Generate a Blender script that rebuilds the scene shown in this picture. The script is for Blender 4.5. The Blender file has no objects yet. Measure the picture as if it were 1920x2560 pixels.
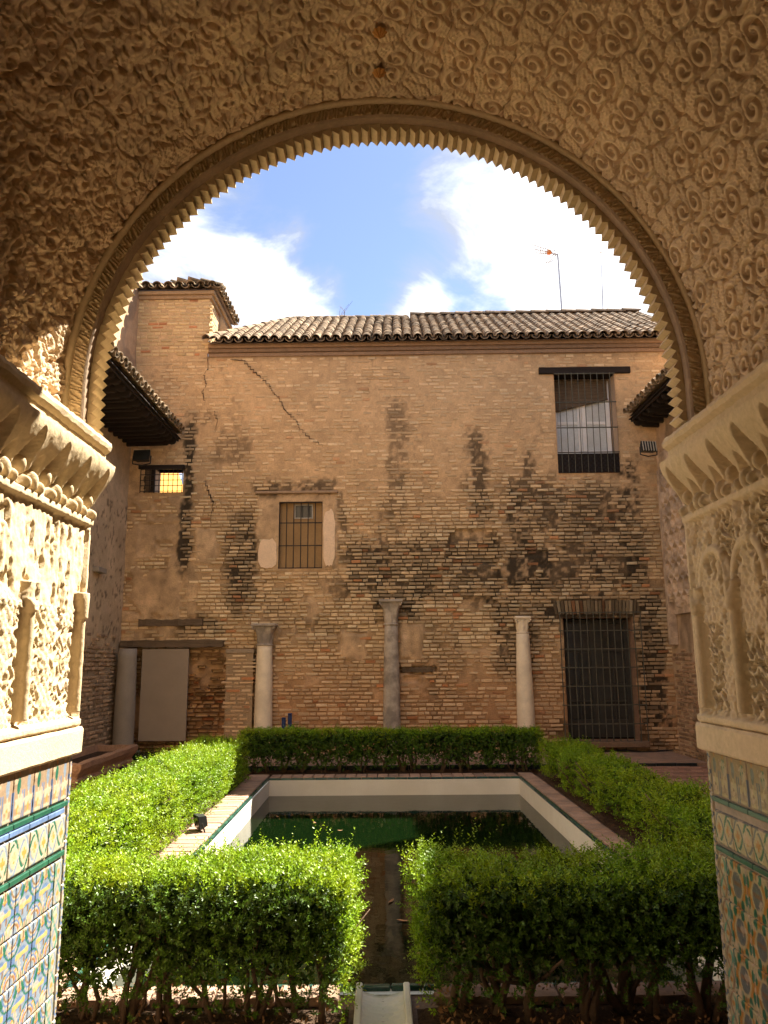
import bpy, bmesh, math, random
import numpy as np
from mathutils import Matrix, Vector
random.seed(7); RNG = np.random.default_rng(7)
R = math.radians
sc = bpy.context.scene
C = sc.collection

# ------------------------------------------------------------------ camera
F = 1970.0; PITCH = math.atan(375 / 1970.0); ROLL = R(0.4); YAW = math.atan(10 / 1970.0); EYE = 1.55
f0 = Vector((math.sin(YAW), math.cos(YAW), 0)); r0 = Vector((math.cos(YAW), -math.sin(YAW), 0))
fw = f0 * math.cos(PITCH) + Vector((0, 0, 1)) * math.sin(PITCH); up0 = r0.cross(fw)
cr = r0 * math.cos(ROLL) - up0 * math.sin(ROLL); cu = up0 * math.cos(ROLL) + r0 * math.sin(ROLL)
cam = bpy.data.cameras.new('camera'); camo = bpy.data.objects.new('camera', cam); C.objects.link(camo)
camo.matrix_world = Matrix(((cr.x, cu.x, -fw.x, 0), (cr.y, cu.y, -fw.y, 0), (cr.z, cu.z, -fw.z, EYE), (0, 0, 0, 1)))
cam.sensor_fit = 'VERTICAL'; cam.sensor_height = 36; cam.sensor_width = 27; cam.lens = F / 2560 * 36
cam.clip_start = 0.05; cam.clip_end = 500
sc.camera = camo

# ------------------------------------------------------------------ sun, sky, exposure
SUN = Vector((1.3, 1.0, 2.0)).normalized()          # towards the sun: right, ahead, high
sun = bpy.data.lights.new('sun', 'SUN'); sun.energy = 2.9; sun.angle = R(0.55); sun.color = (1, .93, .80)
suno = bpy.data.objects.new('sun', sun); C.objects.link(suno)
suno.rotation_euler = SUN.to_track_quat('Z', 'Y').to_euler(); suno.location = SUN * 60
CLO, CHI = .092, .40
W = bpy.data.worlds.new('World'); sc.world = W; W.use_nodes = True
nt = W.node_tree; nt.nodes.clear(); N = nt.nodes.new; L = nt.links.new
sky = N('ShaderNodeTexSky'); sky.sky_type = 'NISHITA'; sky.sun_disc = False
sky.sun_elevation = math.asin(SUN.z); sky.sun_rotation = math.atan2(SUN.x, SUN.y)
sky.altitude = 1500; sky.air_density = 0.55; sky.dust_density = 0.7; sky.ozone_density = 1.0
bg = N('ShaderNodeBackground'); bg.inputs[1].default_value = 0.05; L(sky.outputs[0], bg.inputs[0])
tc = N('ShaderNodeTexCoord'); sep = N('ShaderNodeSeparateXYZ'); L(tc.outputs['Generated'], sep.inputs[0])
def wm(op, a, b=None, c=None):
    m = N('ShaderNodeMath'); m.operation = op
    for i, v in enumerate((a, b, c)):
        if v is None: continue
        if isinstance(v, (int, float)): m.inputs[i].default_value = v
        else: L(v, m.inputs[i])
    return m.outputs[0]
den = wm('ADD', wm('MAXIMUM', sep.outputs[2], 0.0), 0.22)
cx = wm('DIVIDE', sep.outputs[0], den); cy = wm('DIVIDE', sep.outputs[1], den)
comb = N('ShaderNodeCombineXYZ'); L(cx, comb.inputs[0]); L(cy, comb.inputs[1])
mp = N('ShaderNodeMapping'); L(comb.outputs[0], mp.inputs[0]); mp.inputs['Location'].default_value = (3.05, 1.18, 0.4)
nz = N('ShaderNodeTexNoise'); L(mp.outputs[0], nz.inputs['Vector']); nz.inputs['Scale'].default_value = 3.4
nz.inputs['Detail'].default_value = 10; nz.inputs['Roughness'].default_value = .60; nz.inputs['Distortion'].default_value = .5
# the banks of cloud and the blue gaps as they stand over the roof
dens = nz.outputs[0]
for cpx, cpy, rad, amp in ((1330, 430, .22, .17), (1060, 500, .18, .13), (400, 580, .17, .14), (600, 640, .10, .06), (620, 370, .20, -.13), (820, 330, .18, -.11), (770, 610, .10, -.16), (830, 650, .07, -.10), (1250, 640, .18, .08), (680, 690, .09, .12), (900, 690, .08, .12)):
    dv = (fw + cr * ((cpx * 1920 / 1659 - 960) / F) + cu * ((1280 - cpy * 1920 / 1659) / F)).normalized()
    vd = N('ShaderNodeVectorMath'); vd.operation = 'DISTANCE'; L(tc.outputs['Generated'], vd.inputs[0]); vd.inputs[1].default_value = dv
    mr = N('ShaderNodeMapRange'); mr.interpolation_type = 'SMOOTHSTEP'; L(vd.outputs['Value'], mr.inputs[0]); mr.inputs[1].default_value = rad; mr.inputs[2].default_value = 0; mr.inputs[3].default_value = 0; mr.inputs[4].default_value = amp
    dens = wm('ADD', dens, mr.outputs[0])
cov = N('ShaderNodeMapRange'); cov.interpolation_type = 'SMOOTHSTEP'; L(dens, cov.inputs[0])
cov.inputs[1].default_value = .355; cov.inputs[2].default_value = .72
nz2 = N('ShaderNodeTexNoise'); L(mp.outputs[0], nz2.inputs['Vector']); nz2.inputs['Scale'].default_value = 4.0; nz2.inputs['Detail'].default_value = 6
cb = N('ShaderNodeMapRange'); L(wm('SUBTRACT', dens, wm('MULTIPLY', nz2.outputs[0], .55)), cb.inputs[0]); cb.inputs[1].default_value = .20; cb.inputs[2].default_value = .62
cb.inputs[3].default_value = CLO; cb.inputs[4].default_value = CHI
bg2 = N('ShaderNodeBackground'); bg2.inputs[0].default_value = (.97, .98, 1.0, 1); L(cb.outputs[0], bg2.inputs[1])
mx = N('ShaderNodeMixShader'); L(wm('MULTIPLY_ADD', cov.outputs[0], .86, .11), mx.inputs[0]); L(bg.outputs[0], mx.inputs[1]); L(bg2.outputs[0], mx.inputs[2])
wo = N('ShaderNodeOutputWorld'); L(mx.outputs[0], wo.inputs[0])
sc.render.engine = 'CYCLES'
sc.view_settings.view_transform = 'Standard'; sc.view_settings.look = 'None'
sc.view_settings.exposure = 3.08; sc.view_settings.gamma = 1.0
sc.cycles.max_bounces = 8; sc.cycles.diffuse_bounces = 5

# ------------------------------------------------------------------ pixel helpers (coordinates of the photo at 1659 wide)
PK = 1920 / 1659
WYAW = R(1.2); WX = Vector((math.cos(WYAW), -math.sin(WYAW), 0)); WN = Vector((math.sin(WYAW), math.cos(WYAW), 0)); WO = Vector((0, 13.8, 0))
def ray(px, py): return fw + cr * ((px * PK - 960) / F) + cu * ((1280 - py * PK) / F)
def on(px, py, n, p):
    d = ray(px, py); o = Vector((0, 0, EYE)); n = Vector(n); return o + d * ((Vector(p) - o).dot(n) / d.dot(n))
def wl(px, py):                                   # pixel on the far wall -> wall coordinates (u, z)
    p = on(px, py, WN, WO); return ((p - WO).dot(WX), p.z)
def wp(u, z, off=0.0): return WO + WX * u - WN * off + Vector((0, 0, z))     # wall coordinates -> world
def wbox(x0, y0, x1, y1):
    a = wl(x0, y0); b = wl(x1, y1); c = wl(x0, y1); d = wl(x1, y0)
    return ((a[0] + c[0]) / 2, (b[1] + c[1]) / 2, (b[0] + d[0]) / 2, (a[1] + d[1]) / 2)   # u0,z0,u1,z1

# ------------------------------------------------------------------ numpy noise
def vn(x, y, seed=0):
    xi = np.floor(x).astype(np.int64); yi = np.floor(y).astype(np.int64); xf = x - xi; yf = y - yi
    def h(a, b):
        n = (a * 374761393 + b * 668265263 + seed * 1442695041) & 0x7fffffff
        n = ((n ^ (n >> 13)) * 1274126177) & 0x7fffffff
        return ((n ^ (n >> 16)) & 0xffff) / 65535.0
    u = xf * xf * (3 - 2 * xf); v = yf * yf * (3 - 2 * yf)
    return (h(xi, yi) * (1 - u) + h(xi + 1, yi) * u) * (1 - v) + (h(xi, yi + 1) * (1 - u) + h(xi + 1, yi + 1) * u) * v
def fbm(x, y, s, o=4, seed=0):
    t = 0; a = .5; x = np.asarray(x, float) * s; y = np.asarray(y, float) * s; n = 0
    for i in range(o):
        t = t + a * vn(x, y, seed + i * 17); n += a; a *= .5; x = x * 2.03; y = y * 2.03
    return t / n
def sst(a, b, x): t = np.clip((x - a) / (b - a), 0, 1); return t * t * (3 - 2 * t)

# ------------------------------------------------------------------ object helpers
def tag(o, label=None, cat=None, group=None, kind=None):
    if label: o['label'] = label
    if cat: o['category'] = cat
    if group: o['group'] = group
    if kind: o['kind'] = kind
    return o
def empty(name, loc=(0, 0, 0), rz=0, label=None, cat=None, group=None):
    o = bpy.data.objects.new(name, None); C.objects.link(o); o.location = loc; o.rotation_euler = (0, 0, rz); o.empty_display_size = .1
    return tag(o, label, cat, group)
def link(name, me, parent=None, mat=None):
    o = bpy.data.objects.new(name, me); C.objects.link(o)
    if mat and not me.materials: me.materials.append(mat)
    if parent: o.parent = parent
    return o
def pmesh(name, V, Fc, mat=None, smooth=False, col=None):
    me = bpy.data.meshes.new(name); me.from_pydata([tuple(map(float, v)) for v in V], [], [tuple(int(i) for i in f) for f in Fc])
    if mat: me.materials.append(mat)
    if smooth: me.polygons.foreach_set('use_smooth', [True] * len(me.polygons))
    if col is not None: setcol(me, col)
    me.update(); return me
def setcol(me, col):
    a = me.color_attributes.new('Col', 'FLOAT_COLOR', 'POINT'); c = np.ones((len(me.vertices), 4), np.float32); c[:, :3] = col
    a.data.foreach_set('color', c.ravel())
def qmesh(name, V, Q, mat=None, smooth=False, col=None):          # numpy quads
    V = np.ascontiguousarray(V, np.float32); Q = np.ascontiguousarray(Q, np.int32)
    me = bpy.data.meshes.new(name); me.vertices.add(len(V)); me.vertices.foreach_set('co', V.ravel())
    k = Q.shape[1]; me.loops.add(Q.size); me.loops.foreach_set('vertex_index', Q.ravel())
    me.polygons.add(len(Q)); me.polygons.foreach_set('loop_start', np.arange(0, Q.size, k, dtype=np.int32))
    if smooth: me.polygons.foreach_set('use_smooth', np.ones(len(Q), bool))
    if mat: me.materials.append(mat)
    if col is not None: setcol(me, col)
    me.update(calc_edges=True); return me
def gridmesh(name, P, mat, col=None, keep=None, smooth=True):
    n, m = P.shape[:2]; i = np.arange(n * m).reshape(n, m)
    Q = np.stack([i[:-1, :-1], i[1:, :-1], i[1:, 1:], i[:-1, 1:]], -1)
    Q = Q[keep] if keep is not None else Q.reshape(-1, 4)
    return qmesh(name, P.reshape(-1, 3), Q, mat, smooth, None if col is None else col.reshape(-1, 3))
class MB:
    def __init__(s): s.V = []; s.F = []; s.c = []
    def add(s, V, Fc, c=None):
        b = len(s.V); s.V += [tuple(v) for v in V]; s.F += [tuple(i + b for i in f) for f in Fc]
        if c is not None: s.c += [c] * len(V)
    def box(s, x0, y0, z0, x1, y1, z1, bev=0.0, c=None):
        if bev <= 0:
            V = [(x, y, z) for z in (z0, z1) for y in (y0, y1) for x in (x0, x1)]
            s.add(V, [(0, 2, 3, 1), (4, 5, 7, 6), (0, 1, 5, 4), (2, 6, 7, 3), (0, 4, 6, 2), (1, 3, 7, 5)], c)
        else:
            bm = bmesh.new(); bmesh.ops.create_cube(bm, size=1)
            for v in bm.verts: v.co = Vector(((x0 + x1) / 2 + v.co.x * (x1 - x0), (y0 + y1) / 2 + v.co.y * (y1 - y0), (z0 + z1) / 2 + v.co.z * (z1 - z0)))
            bmesh.ops.bevel(bm, geom=bm.edges[:], offset=bev, segments=1, affect='EDGES')
            bm.verts.index_update(); s.add([v.co[:] for v in bm.verts], [[v.index for v in f.verts] for f in bm.faces], c); bm.free()
    def tube(s, pts, rad, n=6, c=None, cap=True):
        pts = [Vector(p) for p in pts]; rad = rad if hasattr(rad, '__len__') else [rad] * len(pts); V = []; Fc = []
        for i, p in enumerate(pts):
            t = (pts[min(i + 1, len(pts) - 1)] - pts[max(i - 1, 0)]).normalized()
            a = t.orthogonal().normalized() if i == 0 else (pa - t * pa.dot(t)).normalized()
            pa = a; b = t.cross(a)
            for k in range(n):
                q = 2 * math.pi * (k + .5) / n; V.append(p + (a * math.cos(q) + b * math.sin(q)) * rad[i])
        for i in range(len(pts) - 1):
            for k in range(n): Fc.append((i * n + k, i * n + (k + 1) % n, (i + 1) * n + (k + 1) % n, (i + 1) * n + k))
        if cap: Fc.append(tuple(range(n))[::-1]); Fc.append(tuple((len(pts) - 1) * n + k for k in range(n)))
        s.add(V, Fc, c)
    def lathe(s, prof, n=24, sx=1, sy=1, c=None):
        V = []; Fc = []
        for r, z in prof:
            for k in range(n): q = 2 * math.pi * k / n; V.append((r * math.cos(q) * sx, r * math.sin(q) * sy, z))
        for i in range(len(prof) - 1):
            for k in range(n): Fc.append((i * n + k, i * n + (k + 1) % n, (i + 1) * n + (k + 1) % n, (i + 1) * n + k))
        Fc.append(tuple(range(n))[::-1]); Fc.append(tuple((len(prof) - 1) * n + k for k in range(n)))
        s.add(V, Fc, c)
    def build(s, name, mat, parent=None, smooth=False, mod=None):
        me = pmesh(name, s.V, s.F, mat, smooth, np.array(s.c) if s.c and len(s.c) == len(s.V) else None)
        return link(name, me, parent)

# ------------------------------------------------------------------ materials
MATS = {}
def mat(name, base=(.5, .5, .5), rough=.8, attr=False, var=.25, vscale=6.0, var2=.15, vscale2=60.0, bump=.0, bscale=80.0, bdist=.01,
        island=0.0, tint=None, tintf=0.0, tscale=2.0, metal=0.0, spec=.3, transl=0.0, stretch=(1, 1, 1), obj=0.0):
    m = bpy.data.materials.new(name); MATS[name] = m; m.use_nodes = True; t = m.node_tree; t.nodes.clear(); n = t.nodes.new; l = t.links.new
    out = n('ShaderNodeOutputMaterial'); p = n('ShaderNodeBsdfPrincipled'); p.inputs['Roughness'].default_value = rough
    p.inputs['Metallic'].default_value = metal; p.inputs['Specular IOR Level'].default_value = spec
    geo = n('ShaderNodeNewGeometry'); mpn = n('ShaderNodeMapping'); l(geo.outputs['Position'], mpn.inputs[0]); mpn.inputs['Scale'].default_value = stretch
    if attr: a = n('ShaderNodeAttribute'); a.attribute_name = 'Col'; colr = a.outputs['Color']
    else: a = n('ShaderNodeRGB'); a.outputs[0].default_value = (*base, 1); colr = a.outputs[0]
    def mixc(kind, fac, c1, c2):
        x = n('ShaderNodeMix'); x.data_type = 'RGBA'; x.blend_type = kind
        if isinstance(fac, float): x.inputs[0].default_value = fac
        else: l(fac, x.inputs[0])
        for i, c in ((6, c1), (7, c2)):
            if isinstance(c, tuple): x.inputs[i].default_value = (*c, 1)
            else: l(c, x.inputs[i])
        return x.outputs[2]
    def noise(scale, det=5, ro=.6):
        z = n('ShaderNodeTexNoise'); z.inputs['Scale'].default_value = scale; z.inputs['Detail'].default_value = det; z.inputs['Roughness'].default_value = ro
        l(mpn.outputs[0], z.inputs['Vector']); return z.outputs[0]
    def rng(v, lo, hi, a0=.25, a1=.75):
        x = n('ShaderNodeMapRange'); l(v, x.inputs[0]); x.inputs[1].default_value = a0; x.inputs[2].default_value = a1
        x.inputs[3].default_value = lo; x.inputs[4].default_value = hi; return x.outputs[0]
    def gray(v): c = n('ShaderNodeCombineColor'); [l(v, c.inputs[i]) for i in range(3)]; return c.outputs[0]
    if var: colr = mixc('MULTIPLY', 1.0, colr, gray(rng(noise(vscale), 1 - var, 1 + var)))
    if var2: colr = mixc('MULTIPLY', 1.0, colr, gray(rng(noise(vscale2, 3), 1 - var2, 1 + var2)))
    if tint: colr = mixc('MIX', rng(noise(tscale, 4), 0.0, tintf, .42, .62), colr, tint)
    if island or obj:
        oi = n('ShaderNodeObjectInfo'); ad = n('ShaderNodeMath'); ad.operation = 'ADD'; l(geo.outputs['Random Per Island'], ad.inputs[0]); l(oi.outputs['Random'], ad.inputs[1])
        fr = n('ShaderNodeMath'); fr.operation = 'FRACT'; l(ad.outputs[0], fr.inputs[0]); k = island or obj
        colr = mixc('MULTIPLY', 1.0, colr, gray(rng(fr.outputs[0], 1 - k, 1 + k, 0, 1)))
    l(colr, p.inputs['Base Color'])
    if bump:
        b = n('ShaderNodeBump'); b.inputs['Strength'].default_value = bump; b.inputs['Distance'].default_value = bdist
        l(noise(bscale, 6, .65), b.inputs['Height']); l(b.outputs[0], p.inputs['Normal'])
    sh = p.outputs[0]
    if transl:
        tr = n('ShaderNodeBsdfTranslucent'); l(colr, tr.inputs[0]); ms = n('ShaderNodeMixShader'); ms.inputs[0].default_value = transl
        l(sh, ms.inputs[1]); l(tr.outputs[0], ms.inputs[2]); sh = ms.outputs[0]
    l(sh, out.inputs[0]); return m
M_wall = mat('brick_and_mortar', attr=True, rough=.95, var=.16, vscale=9, var2=.22, vscale2=70, bump=.7, bscale=45, bdist=.02, spec=.1)
M_brick = mat('old_brick', attr=True, rough=.92, var=.12, vscale=14, var2=.2, vscale2=90, bump=.6, bscale=90, bdist=.012, spec=.1)
M_stucco = mat('carved_plaster', (.62, .455, .285), rough=.9, var=.16, vscale=3, var2=.16, vscale2=55, bump=.5, bscale=160, bdist=.006, tint=(.45, .33, .21), tintf=.5, tscale=2.4, spec=.15)
M_jamb = mat('pale_plaster', (.56, .435, .262), rough=.85, var=.12, vscale=5, var2=.14, vscale2=60, bump=.35, bscale=120, bdist=.006, tint=(.50, .37, .235), tintf=.45, tscale=5, spec=.15)
M_tilepaint = mat('glazed_tile', attr=True, rough=.28, var=.12, vscale=20, var2=.12, vscale2=120, bump=.15, bscale=150, bdist=.003, spec=.5)
M_grout = mat('tile_grout', (.31, .25, .18), rough=.9, bump=.3)
M_tile = mat('clay_roof_tile', (.27, .19, .122), rough=.9, var=.28, vscale=4, var2=.25, vscale2=40, bump=.5, bscale=60, island=.28, tint=(.13, .105, .08), tintf=.7, tscale=7, spec=.1)
M_eave_tile = mat('mossy_roof_tile', (.29, .205, .128), rough=.92, var=.3, vscale=4, var2=.3, vscale2=40, bump=.5, bscale=60, island=.3, tint=(.10, .085, .055), tintf=.8, tscale=6, spec=.1)
M_wood = mat('dark_timber', (.024, .017, .013), rough=.8, var=.3, vscale=5, var2=.3, vscale2=60, bump=.5, bscale=60, stretch=(1, 1, 6), spec=.2)
M_oldwood = mat('weathered_timber', (.14, .10, .065), rough=.9, var=.3, vscale=6, var2=.35, vscale2=50, bump=.7, bscale=40, stretch=(.3, 1, 5), spec=.1)
M_iron = mat('wrought_iron', (.028, .022, .020), rough=.6, var=.3, vscale=20, metal=.3, bump=.3)
M_rustiron = mat('weathered_iron', (.10, .095, .07), rough=.65, var=.35, vscale=20, metal=.3, bump=.4)
M_white = mat('white_paint', (.80, .78, .74), rough=.5, var=.06, vscale=8, var2=.05)
M_glass = mat('window_glass', (.60, .62, .60), rough=.12, var=.15, vscale=3, spec=.6)
M_darkglass = mat('dark_glass', (.030, .032, .030), rough=.15, var=.4, vscale=2.5, spec=.5)
M_dark = mat('dark_interior', (.012, .011, .010), rough=.9, var=.2)
M_ochre = mat('ochre_board', (.36, .225, .10), rough=.85, var=.15, vscale=3, bump=.2)
M_patch = mat('pale_render_patch', (.76, .565, .38), rough=.9, var=.06, vscale=8, bump=.3)
M_marble = mat('pale_marble', (.82, .69, .50), rough=.6, var=.07, vscale=5, var2=.08, bump=.25, bscale=90, tint=(.50, .41, .30), tintf=.35, tscale=4)
M_greymarble = mat('grey_stone', (.46, .39, .31), rough=.75, var=.2, vscale=7, var2=.18, bump=.4, bscale=80, tint=(.19, .16, .13), tintf=.8, tscale=4)
M_granite = mat('grey_granite', (.29, .25, .20), rough=.75, var=.1, vscale=5, var2=.25, vscale2=160, bump=.3, bscale=160)
M_slab = mat('grey_panel', (.29, .23, .17), rough=.7, var=.08, vscale=3, var2=.05)
M_terra = mat('worn_terracotta', (.44, .26, .16), rough=.9, var=.25, vscale=8, var2=.25, bump=.8, bscale=40, bdist=.02, tint=(.20, .125, .08), tintf=.6, tscale=8)
M_cope = mat('coping_brick', (.36, .225, .15), rough=.85, var=.2, vscale=8, var2=.22, vscale2=60, bump=.5, bscale=60, island=.2, tint=(.22, .16, .12), tintf=.5, tscale=6)
M_green = mat('green_glaze', (.018, .060, .045), rough=.25, var=.35, vscale=14, island=.35, spec=.5)
M_pool = mat('white_pool_render', (.74, .69, .60), rough=.7, var=.06, vscale=2.5, var2=.05, bump=.15, bscale=30, tint=(.60, .53, .42), tintf=.35, tscale=1.8)
M_soil = mat('garden_soil', (.075, .048, .032), rough=.98, var=.4, vscale=9, var2=.4, vscale2=70, bump=1.0, bscale=50, bdist=.03, tint=(.14, .085, .05), tintf=.6, tscale=25, spec=.05)
M_ground = mat('court_ground', (.24, .165, .12), rough=.95, var=.25, vscale=1.5, var2=.25, vscale2=40, bump=.6, bscale=30, bdist=.02, spec=.1)
M_pave = mat('paving_brick', (.33, .185, .125), rough=.9, var=.2, vscale=5, var2=.2, bump=.5, bscale=50, island=.25, spec=.15)
M_floor = mat('hall_floor', (.36, .25, .17), rough=.7, var=.15, vscale=2, bump=.2)
M_bluepost = mat('blue_paint', (.012, .028, .10), rough=.5, var=.2)
M_black = mat('black_plastic', (.02, .02, .02), rough=.45, var=.15)
M_fin = mat('pale_fin', (.45, .42, .36), rough=.5, var=.1)
M_alu = mat('aluminium', (.42, .42, .43), rough=.45, metal=.6, var=.1)
M_orange = mat('orange_plastic', (.55, .16, .03), rough=.5, var=.1)
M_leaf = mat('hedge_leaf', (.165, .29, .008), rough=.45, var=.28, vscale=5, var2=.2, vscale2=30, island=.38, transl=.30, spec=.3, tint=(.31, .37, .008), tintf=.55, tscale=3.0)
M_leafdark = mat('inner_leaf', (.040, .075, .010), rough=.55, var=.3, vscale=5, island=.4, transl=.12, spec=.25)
M_leafshade = mat('shade_tinted_leaf', (.060, .120, .007), rough=.45, var=.3, vscale=5, var2=.2, vscale2=30, island=.4, transl=.22, spec=.3)  # hedge faces towards the camera: their shade is put into the leaf colour
M_stem = mat('hedge_stem', (.13, .082, .05), rough=.9, var=.3, vscale=12, bump=.6, bscale=90)
M_litter = mat('dead_leaf', (.30, .16, .07), rough=.8, var=.3, vscale=10, island=.5)
M_rosette = mat('gilded_rosette', (.48, .23, .06), rough=.6, var=.2, vscale=20, bump=.3)
M_ochreb = mat('ochre_render', (.62, .30, .05), rough=.85, var=.12, vscale=1.2)
M_crack = mat('crack_shadow', (.05, .03, .02), rough=1, var=.2)
# water
M_water = bpy.data.materials.new('green_water'); M_water.use_nodes = True
t = M_water.node_tree; p = t.nodes['Principled BSDF']; p.inputs['Specular Tint'].default_value = (.62, .80, .45, 1); p.inputs['Base Color'].default_value = (.002, .0062, .0014, 1); p.inputs['Roughness'].default_value = .035
p.inputs['IOR'].default_value = 1.33
tcn = t.nodes.new('ShaderNodeNewGeometry'); wnz = t.nodes.new('ShaderNodeTexNoise'); wnz.inputs['Scale'].default_value = 5; wnz.inputs['Detail'].default_value = 3
wbp = t.nodes.new('ShaderNodeBump'); wbp.inputs['Strength'].default_value = .06; wbp.inputs['Distance'].default_value = .02
t.links.new(tcn.outputs['Position'], wnz.inputs['Vector']); t.links.new(wnz.outputs[0], wbp.inputs['Height']); t.links.new(wbp.outputs[0], p.inputs['Normal'])

# ================================================================== ground, pool
PX0, PX1, PY0, PY1 = -1.52, 1.86, 4.20, 11.15; WATER = -.215
def sheet(name, x0, y0, x1, y1, z, m, hole=None):
    b = MB()
    if hole:
        hx0, hy0, hx1, hy1 = hole; xs = [x0, hx0, hx1, x1]; ys = [y0, hy0, hy1, y1]
        for i in range(3):
            for j in range(3):
                if i == 1 and j == 1: continue
                b.add([(xs[i], ys[j], z), (xs[i + 1], ys[j], z), (xs[i + 1], ys[j + 1], z), (xs[i], ys[j + 1], z)], [(0, 1, 2, 3)])
    else: b.add([(x0, y0, z), (x1, y0, z), (x1, y1, z), (x0, y1, z)], [(0, 1, 2, 3)])
    o = b.build(name, m); return tag(o, kind='structure')
sheet('ground', -250, -60, 250, 300, -.03, M_ground, (PX0 - .02, PY0 - .02, PX1 + .02, PY1 + .02))
sheet('hall_floor', -6, -5, 6, 2.75, .004, M_floor)
def bed(name, x0, y0, x1, y1):                    # uneven soil
    nx = int((x1 - x0) / .04) + 2; ny = int((y1 - y0) / .04) + 2
    X, Y = np.meshgrid(np.linspace(x0, x1, nx), np.linspace(y0, y1, ny), indexing='ij')
    Z = -.018 + .04 * fbm(X, Y, 6, 4, 3) * np.minimum(1, 8 * np.minimum(np.minimum(X - x0, x1 - X), np.minimum(Y - y0, y1 - Y)) / .3)
    o = link(name, gridmesh(name, np.stack([X, Y, Z], -1), M_soil)); return tag(o, kind='structure')
bed('garden_soil', -2.75, 3.0, -.155, 3.985); bed('garden_soil', .155, 3.0, 3.2, 3.985)
bed('garden_soil', -2.75, 4.0, -1.83, 12.0); bed('garden_soil', 2.17, 4.0, 3.0, 12.0); bed('garden_soil', -1.82, 11.47, 2.16, 12.05)

pool = empty('garden_pool', (0, 0, 0), 0, 'long rectangular white pool with brick coping and green tiled rim between the hedges', 'pool')
b = MB()
def pwall(x0, y0, x1, y1):                        # basin wall with slight waviness
    n = 40; b = MB(); V = []; Fc = []
    for i in range(n + 1):
        t = i / n
        for z in (-.9, -.5, WATER, -.1, -.012): V.append((x0 + (x1 - x0) * t, y0 + (y1 - y0) * t, z))
    for i in range(n):
        for k in range(4): a = i * 5 + k; Fc.append((a, a + 5, a + 6, a + 1))
    b.add(V, Fc); return b.build('basin_wall', M_pool, pool)
pwall(PX0, PY0, PX0, PY1); pwall(PX1, PY0, PX1, PY1); pwall(PX0, PY1, PX1, PY1); pwall(PX0, PY0, PX1, PY0)
b = MB(); b.add([(PX0, PY0, -.9), (PX1, PY0, -.9), (PX1, PY1, -.9), (PX0, PY1, -.9)], [(0, 1, 2, 3)]); b.build('basin_floor', M_pool, pool)
b = MB(); b.add([(PX0 + .002, PY0 + .002, WATER), (PX1 - .002, PY0 + .002, WATER), (PX1 - .002, PY1 - .002, WATER), (PX0 + .002, PY1 - .002, WATER)], [(0, 1, 2, 3)])
tag(b.build('pool_water', M_water), kind='structure')
def jbox(sx, sy, sz, bev=.006, j=.003, seed=0):
    b = MB(); b.box(0, 0, 0, sx, sy, sz, bev); rr = random.Random(seed)
    b.V = [(x + rr.uniform(-j, j), y + rr.uniform(-j, j), z + rr.uniform(-j, j) * .6) for x, y, z in b.V]; return b
cmesh = [pmesh('coping_brick', (q := jbox(.268, .138, .036, .007, .003, s)).V, q.F, M_cope) for s in range(4)]
gmesh = [pmesh('rim_tile', (q := jbox(.150, .036, .026, .005, .002, s)).V, q.F, M_green) for s in range(4)]
def place(nm, meshes, loc, rz, parent):
    o = link(nm, random.choice(meshes), parent); o.location = loc; o.rotation_euler = (random.uniform(-.006, .006), random.uniform(-.006, .006), rz + random.uniform(-.008, .008)); return o
y = PY0 - .2
while y < PY1 + .30:
    place('coping_brick', cmesh, (PX0 - .312, y, -.014), 0, pool); place('coping_brick', cmesh, (PX1 + .043, y, -.014), 0, pool).scale = (.72, 1, 1); y += .147
x = PX0 + .00
while x < PX1 - .02:
    place('coping_brick', cmesh, (x + .138, PY1 + .045, -.014), R(90), pool)
    if not (-.20 < x < .12): place('coping_brick', cmesh, (x + .138, PY0 - .20, -.012), R(90), pool).scale = (.60, 1, 1)
    x += .147
y = PY0
while y < PY1 - .02:
    place('rim_tile', gmesh, (PX0, y, -.012), R(90), pool); place('rim_tile', gmesh, (PX1 + .036, y, -.012), R(90), pool); y += .156
x = PX0
while x < PX1 - .1:
    place('rim_tile', gmesh, (x, PY1, -.012), 0, pool); place('rim_tile', gmesh, (x, PY0 - .037, -.012), 0, pool); x += .156
# marble runnel between the near hedges
ch = empty('water_channel', (0, 0, 0), 0, 'narrow white marble water channel with scaly bed running into the pool', 'channel')
for s in (-1, 1):
    b = MB(); b.box(min(s * .098, s * .128), 2.8, -.03, max(s * .098, s * .128), 4.155, .036, .005); b.build('kerb_stone', M_pool, ch)
xs = np.linspace(-.0975, .0975, 40); ys = np.linspace(2.8, 4.17, 280); X, Y = np.meshgrid(xs, ys, indexing='ij')
row = np.floor(Y / .04); fx = ((X + (row % 2) * .0245) / .049) % 1 - .5; fy = (Y / .04) % 1
Z = -.012 - .02 * np.cos(X / .0975 * 1.5) + .010 * (fy - 1.6 * fx * fx)
link('scaled_bed', gridmesh('scaled_bed', np.stack([X, Y, Z], -1), M_pool), ch)
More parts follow.
